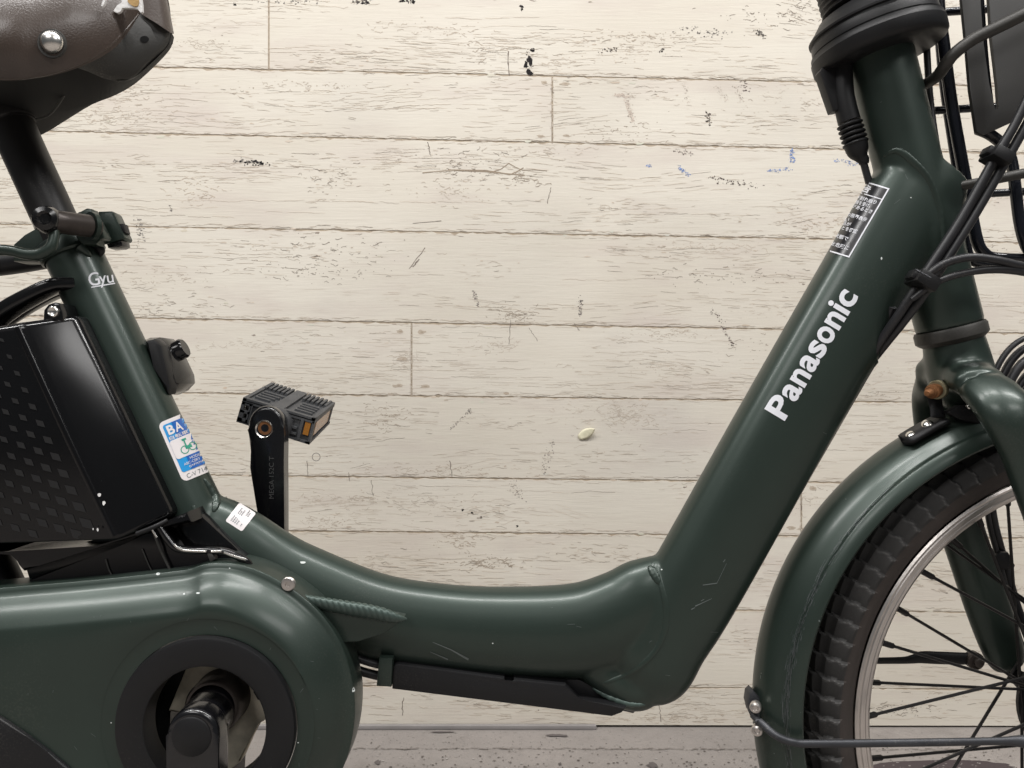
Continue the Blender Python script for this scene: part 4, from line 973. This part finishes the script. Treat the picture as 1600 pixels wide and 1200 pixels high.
sweep('quick_release_lever', [(86, 350, 8, -.040), (84, 372, 8, -.042), (78, 388, 9, -.043), (62, 397, 9, -.043), (40, 397, 8.5, -.043), (10, 391, 8.5, -.042), (-60, 388, 9, -.04)], M['green'], bike, n=18, ratio=.8)
prism('rack_bracket', [(20, 382), (38, 366), (58, 355), (80, 372), (118, 377), (122, 388), (95, 400), (60, 408), (20, 408)], -.012, .012, M['green'], bike, bevel=.0015)
sweep('seat_stay', [(100, 398, 16, .006), (60, 406, 16, .012), (0, 414, 17, .02), (-120, 425, 18, .03)], M['black'], bike, n=18)
sweep('clamp_tail', [(125, 385, 9, -.014), (137, 396, 5, -.012), (141, 402, 2, -.01)], M['green'], bike, n=12)
sweep('clamp_tail', [(150, 382, 8, -.004), (158, 392, 6, -.004), (156, 400, 2, -.004)], M['black'], bike, n=12)

# ---- battery
def chamfer_body(name, prof_top, prof_bot, mt, parent, bevel):
    bm = bmesh.new(); a = [bm.verts.new(v) for v in prof_top]; b = [bm.verts.new(v) for v in prof_bot]; n = len(a)
    bm.faces.new(a); bm.faces.new(b[::-1])
    for i in range(n): bm.faces.new((a[i], b[i], b[(i + 1) % n], a[(i + 1) % n]))
    bmesh.ops.bevel(bm, geom=bm.edges[:], offset=bevel, segments=4, affect='EDGES', profile=.5, clamp_overlap=True)
    bmesh.ops.recalc_face_normals(bm, faces=bm.faces)
    return bmobj(name, bm, mt, parent, sharp=60)
BY = -.047
t0, t1 = P(30, 505, BY), P(185, 848, BY)
s0, s1 = P(119, 490, -.031), P(270, 806, -.031)
l0, l1 = P(-330, 560, BY), P(-300, 862, BY)
top = [l0, t0, s0, Vector((s0.x, .018, s0.z)), Vector((t0.x, -BY, t0.z)), Vector((l0.x, -BY, l0.z))]
bot = [l1, t1, s1, Vector((s1.x, .018, s1.z)), Vector((t1.x, -BY, t1.z)), Vector((l1.x, -BY, l1.z))]
bat = chamfer_body('battery', top, bot, M['batt'], bike, .0045)
BB_ = bvh_of(bat)
# raised edge rib and matt lozenge print on its side
sweep('edge_rib', [(27, 512, 6, BY + .001), (60, 585, 6, BY + .001), (120, 715, 6, BY + .001), (178, 838, 5, BY + .001)], M['batt'], bat, n=14, ratio=.55)
pl = []
dx_, dy_ = (.45, .89), (.80, .30)
for i in range(-14, 16):
    for j in range(-2, 22):
        x = 150 - i * 27 * 1 + (j - 10) * 12; y = 800 - i * 9 + (j - 10) * 26
        ex_ = x - (30 + (y - 505) * .452)
        if ex_ > -22 or x < -60 or not 530 < y < 835: continue
        sc_ = .35 + .75 * max(0, min(1, (y - 520) / 300)) * max(.3, min(1, 1 + (ex_ + 20) / 260))
        a, b = 12 * sc_, 7.6 * sc_
        pl.append([(x - a * .9, y - b * 1.1), (x + a * .55, y - b * .55), (x + a * 1.0, y + b * 1.3), (x - a * .45, y + b * .75)])
o = decal('print_lozenges', pl, M['loz'], BB_, bat, .0003, 40); tag(o, kind='stuff')
decal('paint_chip', [chip(157, 773, 2.6, 3.4), chip(164, 786, 2.2, 3.6), chip(157, 826, 1.6, 2.6), chip(150, 825, 1, 2)], M['foam'], BB_, bat, .0034, 8)
for _ in range(1): pass
pl = [chip(U(100, 200), U(560, 800), U(.2, .4), U(.2, .4)) for _ in range(10)]
decal('dust_speck', pl, M['scr'], BB_, bat, .0003, 20)
# carrying handle and lock lug
sweep('battery_handle', [(-60, 560, 12, -.018), (-20, 512, 12, -.018), (12, 485, 12, -.018), (48, 464, 11.5, -.018), (86, 447, 11, -.016), (120, 444, 10, -.012)], M['gloss'], bat, n=20, ratio=1.7, ex=4)
sweep('battery_handle', [(-60, 570, 8, .012), (-20, 522, 8, .012), (22, 494, 8, .012), (56, 474, 7.5, .012), (92, 458, 7, .012), (120, 455, 7, .012)], M['gloss'], bat, n=20, ratio=1.7, ex=4)
prism('lock_lug', [(66, 500), (67, 484), (74, 475), (84, 472), (93, 474), (98, 488), (100, 506), (70, 506)], -.036, -.016, M['gloss'], bat, bevel=.002)
prism('lock_lug', [(88, 478), (112, 472), (130, 500), (100, 506)], -.016, .01, M['gloss'], bat, bevel=.002)
lathe('screw', P(83.5, 487, -.037), (0, -1, 0), [(-.002, .0036), (.001, .0036), (.0016, .0028), (.0006, .0014), (.0006, 0)], M['steel'], bat, 20)
# under tray with worn bright edge
prism('battery_shoe', [(-60, 862), (10, 862), (150, 853), (190, 846), (292, 800), (300, 816), (245, 826), (60, 884), (36, 893), (28, 884), (20, 862)], -.040, .03, M['batt'], bike, ref=-.040, bevel=.002)
prism('shoe_block', [(30, 893), (60, 868), (200, 830), (300, 800), (392, 885), (392, 925), (40, 925)], -.024, .02, M['batt'], bike, ref=-.030, bevel=.002)
prism('battery_tray', [(40, 915), (48, 903), (190, 856), (246, 822), (256, 826), (278, 858), (330, 862), (366, 866), (392, 885), (392, 925), (40, 925)], -.034, .02, M['batt'], bike, ref=-.034, bevel=.0015)
sweep('tray_rail', [(214, 834, 4, -.042), (240, 824, 4, -.042), (262, 813, 3.5, -.04)], M['black'], bike, n=10)
sweep('tray_rail', [(250, 824, 5, -.040), (262, 842, 6, -.040), (276, 856, 6, -.040), (300, 860, 6, -.040), (330, 860, 6, -.040), (356, 863, 6, -.040), (384, 876, 6, -.039), (392, 884, 4, -.038)], M['gloss'], bike, n=12)
def silver(pts, w_): sweep('worn_edge', [(x, y, w_, -.0433) for x, y in pts], M['steel'], bike, n=8, m=4, ratio=.4)
silver([(272, 851), (277, 856), (286, 860)], 1.6); silver([(286, 860), (300, 861), (322, 862)], 1.7); silver([(330, 862), (346, 861.5)], 1.6); silver([(350, 863), (362, 868), (384, 874.5)], 1.8); silver([(238, 828), (240, 832), (245, 840)], 1.3)
sweep('tray_rib', [(240, 832, 2, -.038), (252, 862, 2, -.037), (268, 895, 2, -.037)], M['base'], bike, n=8)
sweep('tray_rib', [(222, 858, 1, -.0350), (232, 882, 1, -.0350), (241, 900, 1, -.0350)], M['base'], bike, n=8)
sweep('tray_rib', [(165, 874, 1, -.0350), (170, 890, 1, -.0350), (176, 902, 1, -.0350)], M['base'], bike, n=8)
prism('rail_block', [(322, 862), (329, 860), (336, 874), (328, 880)], -.042, -.036, M['base'], bike, bevel=.0006)
sweep('frame_strut', [(-40, 800, 26, .0), (-16, 860, 26, .0), (12, 920, 26, .0), (40, 985, 26, .0)], M['black'], bike, n=20)
# battery lock on the far side of the seat tube
u_ = Vector((.426, 0, -.905)); v_ = Vector((.905, 0, .426))
bm = bmesh.new(); box_geo(bm, P(258, 573, .022), u_, Vector((0, 1, 0)), v_, 90 * K(.02), .040, 54 * K(.02), .009); bl = bmobj('battery_lock', bm, M['gloss'], bike)
bm = bmesh.new(); prism_geo(bm, [(226, 533), (240, 529), (252, 540), (266, 603), (262, 616), (240, 575)], -.004, .01, bevel=.002); bmobj('lock_cheek', bm, M['black'], bl)
lathe('lock_knob', P(276, 549, .024), v_, [(-.004, .0075), (.0055, .0075), (.0070, .0064), (.0070, 0)], M['gloss'], bl, 28)

# ---- chain case
CC = (321, 1130); NA = 260
outl = catmull([(100, 1335), (-300, 1300), (-700, 1270), (-820, 1250), (-880, 1200), (-900, 1130), (-880, 1040), (-820, 990), (-700, 978), (-300, 945), (0, 918), (150, 905), (270, 892), (298, 888), (315, 882), (330, 879), (350, 878.5), (372, 881), (400, 889), (430, 903), (462, 923), (492, 948), (515, 975), (533, 1005), (545, 1038), (553, 1075), (555, 1110), (551, 1150), (540, 1190), (520, 1230), (485, 1275), (430, 1318), (360, 1340), (280, 1345), (100, 1335)], 8)
outl = [(p[0], p[1]) for p in outl]
def ray_out(th):
    ux, uy = math.cos(th), math.sin(th); best = None
    for i_, ((x0, y0), (x1, y1)) in enumerate(zip(outl, outl[1:])):
        dx, dy = x1 - x0, y1 - y0; den = ux * dy - uy * dx
        if abs(den) < 1e-9: continue
        t = ((x0 - CC[0]) * dy - (y0 - CC[1]) * dx) / den; s_ = ((x0 - CC[0]) * uy - (y0 - CC[1]) * ux) / den
        if t > 0 and -1e-6 <= s_ <= 1 + 1e-6 and (best is None or t > best[0]): best = (t, i_, s_)
    return best
# angles denser where the outline is far away
ths = []
for k in range(NA):
    ths.append(2 * math.pi * k / NA)
ths += [math.pi + a for a in [j * .008 for j in range(-24, 25)]]
t_ = sorted(t % (2 * math.pi) for t in ths); ths = [t_[0]]
for t in t_[1:]:
    if t - ths[-1] > .003: ths.append(t)
NA = len(ths)
VN = []
for i in range(len(outl) - 1):
    x0, y0 = outl[i - 1 if i else -2]; x1, y1 = outl[i + 1]; l = math.hypot(x1 - x0, y1 - y0); VN.append(((y0 - y1) / l * -1, (x0 - x1) / l))
VN.append(VN[0])
base = []; nrm = []
for t in ths:
    d_, i_, f_ = ray_out(t); base.append((CC[0] + math.cos(t) * d_, CC[1] + math.sin(t) * d_))
    nx = VN[i_][0] * (1 - f_) + VN[i_ + 1][0] * f_; ny = VN[i_][1] * (1 - f_) + VN[i_ + 1][1] * f_; l = math.hypot(nx, ny); nx /= l; ny /= l
    if nx * (CC[0] - base[-1][0]) + ny * (CC[1] - base[-1][1]) < 0: nx, ny = -nx, -ny
    nrm.append((nx, ny))
bm = bmesh.new(); loops = []
for ins, Y in ((0, -.020), (0, -.0448), (.5, -.0456), (1.4, -.0460), (7, -.0465), (11, -.0474), (16, -.0494), (22, -.0523), (29, -.0554), (37, -.0584), (45, -.0608), (52, -.0626), (58, -.0637)):
    loop = []
    for i in range(NA):
        p = P(base[i][0] + nrm[i][0] * ins, base[i][1] + nrm[i][1] * ins, -.045); loop.append(bm.verts.new((p.x, Y, p.z)))
    loops.append(loop)
rc_ = P(321, 1136, -.066); kk = K(-.066)
for r_, Y in ((168, -.0640), (166.5, -.0637), (165, -.0634), (146, -.0634), (142, -.0634)):
    loops.append([bm.verts.new((rc_.x + r_ * kk * math.cos(t), Y, rc_.z - r_ * kk * math.sin(t))) for t in ths])
for A, B in zip(loops, loops[1:]):
    for i in range(NA):
        k = (i + 1) % NA; bm.faces.new((A[i], A[k], B[k], B[i]))
case = bmobj('chain_case', bm, M['green'], bike, sharp=60)
BC = bvh_of(case)
lathe('guard_ring', rc_, (0, 1, 0), [(.004, 141 * kk), (0, 141 * kk), (-.0016, 139.5 * kk), (-.0020, 137 * kk), (-.0022, 100 * kk), (-.0016, 96 * kk), (.003, 95 * kk), (.014, 95 * kk), (.014, 99 * kk)], M['black'], case, 96)
lathe('screw', P(450.5, 912.5, -.047), (0, -1, 0), [(-.001, .0046), (.0006, .0046), (.0013, .0040), (.0016, .0022), (.0016, .0016), (.0008, .0013), (.0008, 0)], M['alloy'], case, 24)
prism('case_tail_cover', [(-400, 1060), (-60, 1098), (0, 1123), (40, 1150), (75, 1176), (105, 1201), (150, 1260), (150, 1330), (-400, 1320)], -.0668, -.060, M['black'], case, ref=-.0668, bevel=.0012)
decal('paint_chip', [chip(247, 897, 3.4, 1.6), chip(310, 927, 3, 1.8), chip(288, 928, 1.8, 1.6), chip(174, 1129, 1, 1), chip(466, 1160, 1.4, 1), chip(359, 888, 1, 1), chip(552, 1078, 2, 4)], M['chip'], BC, case, .0003, 8)
pl = []
for _ in range(26):
    x, y = U(0, 520), U(930, 1200); a = U(0, 6); l = U(1.5, 9); pl.append(strk(x, y, x + l * math.cos(a), y + l * math.sin(a), .15, U(.15, .35)))
decal('scratch', pl, M['scr'], BC, case, .0003, 20)
# motor unit seen through the ring
mo = prism('motor_unit', [(150, 1020), (290, 1010), (310, 1075), (262, 1110), (258, 1190), (345, 1196), (340, 1290), (150, 1290)], -.022, .03, M['black'], bike, ref=-.022, bevel=.002)
prism('motor_plate', [(296, 1030), (335, 1020), (400, 1046), (432, 1080), (430, 1121), (402, 1127), (375, 1191), (352, 1210), (338, 1210), (345, 1150), (300, 1112), (262, 1112)], -.030, -.018, M['grime'], mo, ref=-.030, bevel=.0015)
prism('motor_plate', [(400, 1050), (440, 1050), (440, 1096), (411, 1097), (402, 1094), (395, 1082)], -.036, -.030, M['black'], mo, bevel=.001)
lathe('spindle_collar', P(334, 1103, -.046), (0, -1, 0), [(-.024, .0185), (.002, .0178), (.004, .0165), (.004, .0150), (-.02, .0150)], M['tan'], mo, 36)
# near crank
bm = bmesh.new()
cz = P(300, 1147, -.082)
lathe_geo(bm, Vector((P(334, 1103, -.046).x, -.030, P(334, 1103, -.046).z)), Vector((P(300, 1150, -.078).x - P(334, 1103, -.046).x, -.040, P(300, 1150, -.078).z - P(334, 1103, -.046).z)), [(0, .0148), (.036, .0155), (.044, .0150), (.046, 0)], 36)
pts = [(300 + 41 * math.cos(R(a)), 1150 - 41 * math.sin(R(a))) for a in range(180, -1, -12)] + [(340, 1230), (334, 1500), (328, 1535), (318, 1548), (300, 1553), (282, 1548), (272, 1535), (266, 1500), (261, 1230)]
prism_geo(bm, pts, -.084, -.068, ref=-.084, bevel=.0034, seg=5)
ck = bmobj('crank', bm, M['crank'], bike, sharp=50)
lathe('crank_cap', P(299, 1151, -.0842), (0, -1, 0), [(-.001, .0118), (.0004, .0118), (.0010, .0110), (.0013, 0)], M['black'], ck, 36)
# near pedal below the frame edge
bm = bmesh.new(); c = P(300, 1530, -.13)
for dz in (-.009, .009): box_geo(bm, c + Vector((0, 0, dz)), Vector((1, 0, 0)), Vector((0, 1, 0)), Vector((0, 0, 1)), .09, .075, .006, .001)
for dx in (-.04, 0, .04): box_geo(bm, c + Vector((dx, 0, 0)), Vector((1, 0, 0)), Vector((0, 1, 0)), Vector((0, 0, 1)), .006, .075, .020, .001)
bmobj('pedal', bm, M['pedal'], bike)

# ---- far crank and far pedal
FY = .066
bm = bmesh.new()
pts = [(415 + 28.5 * math.cos(R(a)), 667 - 33 * math.sin(R(a))) for a in range(188, -9, -12)] + [(444, 690), (443.5, 720), (444, 800), (446, 1000), (436, 1040), (412, 1045), (402, 1030), (402, 800), (398, 730), (392, 705), (388, 690)]
prism_geo(bm, pts, FY, FY + .012, ref=FY, bevel=.0036, seg=5)
fc = bmobj('crank', bm, M['crank'], bike, sharp=50)
kf = K(FY)
lathe('pedal_eye', P(412.5, 670.5, FY - .0003), (0, 1, 0), [(.0002, 14.2 * kf), (-.0006, 13.6 * kf), (.0002, 11.5 * kf), (.004, 11 * kf), (.004, 0)], M['steel'], fc, 28)
lathe('spindle_end', P(413.5, 669, FY - .0006), (0, 1, 0), [(.003, 11.2 * kf), (.0004, 10.6 * kf), (.0004, 6.2 * kf), (.0026, 5.4 * kf), (.0026, 0)], M['rust'], fc, 24)
BF = bvh_of(fc)
pl = text_polys('MEGA 152C T', (428, 779), (0, -1), (-1, 0), 66, 7.5, 0)
decal('lettering', pl, M['etch'], BF, fc, .0002, 20)
# pedal: trilinear frame between its eight corners
NC = {(0, 1): (380, 621), (1, 1): (493, 654), (0, 0): (369, 659), (1, 0): (483, 695)}
FCR = {(0, 1): (424, 597.5), (1, 1): (524, 629), (0, 0): (414, 630), (1, 0): (515, 662)}
YN, YF = .090, .163
def pd(u, v, w_):
    def bil(c): return sum((np.array(c[(i, j)]) * ((u if i else 1 - u) * (w_ if j else 1 - w_)) for i in (0, 1) for j in (0, 1)))
    n_ = bil(NC); f_ = bil(FCR); a = P(n_[0], n_[1], YN); b = P(f_[0], f_[1], YF); return a.lerp(b, v)
def pbox(bm, u0, u1, v0, v1, w0, w1):
    vs = [bm.verts.new(pd(u, v, w_)) for u in (u0, u1) for v in (v0, v1) for w_ in (w0, w1)]
    for f in ((0, 1, 3, 2), (4, 6, 7, 5), (0, 4, 5, 1), (2, 3, 7, 6), (0, 2, 6, 4), (1, 5, 7, 3)): bm.faces.new([vs[a] for a in f])
bm = bmesh.new()
pbox(bm, 0, 1, 0, 1, .80, .92)                                    # top deck
pbox(bm, 0, 1, 0, .06, .88, 1.0); pbox(bm, 0, .05, 0, 1, .88, 1.0); pbox(bm, .95, 1, 0, 1, .88, 1.0)
pbox(bm, .40, .56, 0, 1, .85, 1.02)
for k in range(6): pbox(bm, .03 + k * .062, .065 + k * .062, .66, .98, .9, 1.05)
for k in range(6): pbox(bm, .60 + k * .064, .635 + k * .064, .66, .98, .9, 1.05)
for k in range(4): pbox(bm, .09, .30 + k * .025, .18 + k * .11, .22 + k * .11, .9, 1.0)
for k in range(4): pbox(bm, .66, .90, .16 + k * .11, .20 + k * .11, .9, 1.0)
pl_ = bmobj('pedal', bm, M['pedal'], bike, smooth=False)
bm = bmesh.new()
pbox(bm, 0, .30, 0, 1, 0, .10); pbox(bm, .62, 1, 0, 1, 0, .10); pbox(bm, .02, .98, .9, 1, 0, .10)
pbox(bm, .0, .045, 0, .05, .05, .85); pbox(bm, .13, .155, 0, .05, .05, .85); pbox(bm, 0, .14, 0, .05, .42, .52); pbox(bm, 0, .14, .0, .05, .05, .2); pbox(bm, .0, .14, 0, .05, .74, .85); pbox(bm, .045, .065, 0, .05, .05, .5); pbox(bm, .11, .14, 0, .05, .05, .8)
pbox(bm, .155, .30, .03, .08, .05, .85)
pbox(bm, .62, .83, .02, .08, .05, .85); pbox(bm, .82, .86, -.01, .08, .05, .86); pbox(bm, .97, 1.0, 0, .08, .05, .86); pbox(bm, .86, .97, .03, .08, .05, .86)
pbox(bm, .64, .66, -.01, .05, .25, .72); pbox(bm, .64, .80, -.01, .05, .2, .28); pbox(bm, .70, .72, -.01, .05, .48, .72); pbox(bm, .70, .79, -.01, .05, .42, .5)
pbox(bm, .40, .56, .0, 1, .15, .85)
pbox(bm, .94, .97, .1, .95, .05, .85); pbox(bm, .03, .06, .1, .95, .05, .85); pbox(bm, .94, 1.0, .0, 1, .0, .09); 
pbox(bm, .94, 1.0, .88, .95, .05, .85)
bmobj('pedal_cage', bm, M['pedal'], pl_, smooth=False)
bm = bmesh.new(); pbox(bm, .965, .992, .15, .85, .22, .76); bmobj('reflector', bm, M['amber'], pl_, smooth=False)
bm = bmesh.new(); pbox(bm, .88, .955, .005, .04, .30, .78); bmobj('reflector', bm, M['amber'], pl_, smooth=False)
lathe('bearing_cap', P(424, 664, .082), (0, 1, 0), [(0, .004), (0, 27 * K(.082)), (.003, 29 * K(.082)), (.009, 29 * K(.082)), (.010, 22 * K(.082)), (.014, .010)], M['pedal'], pl_, 36)
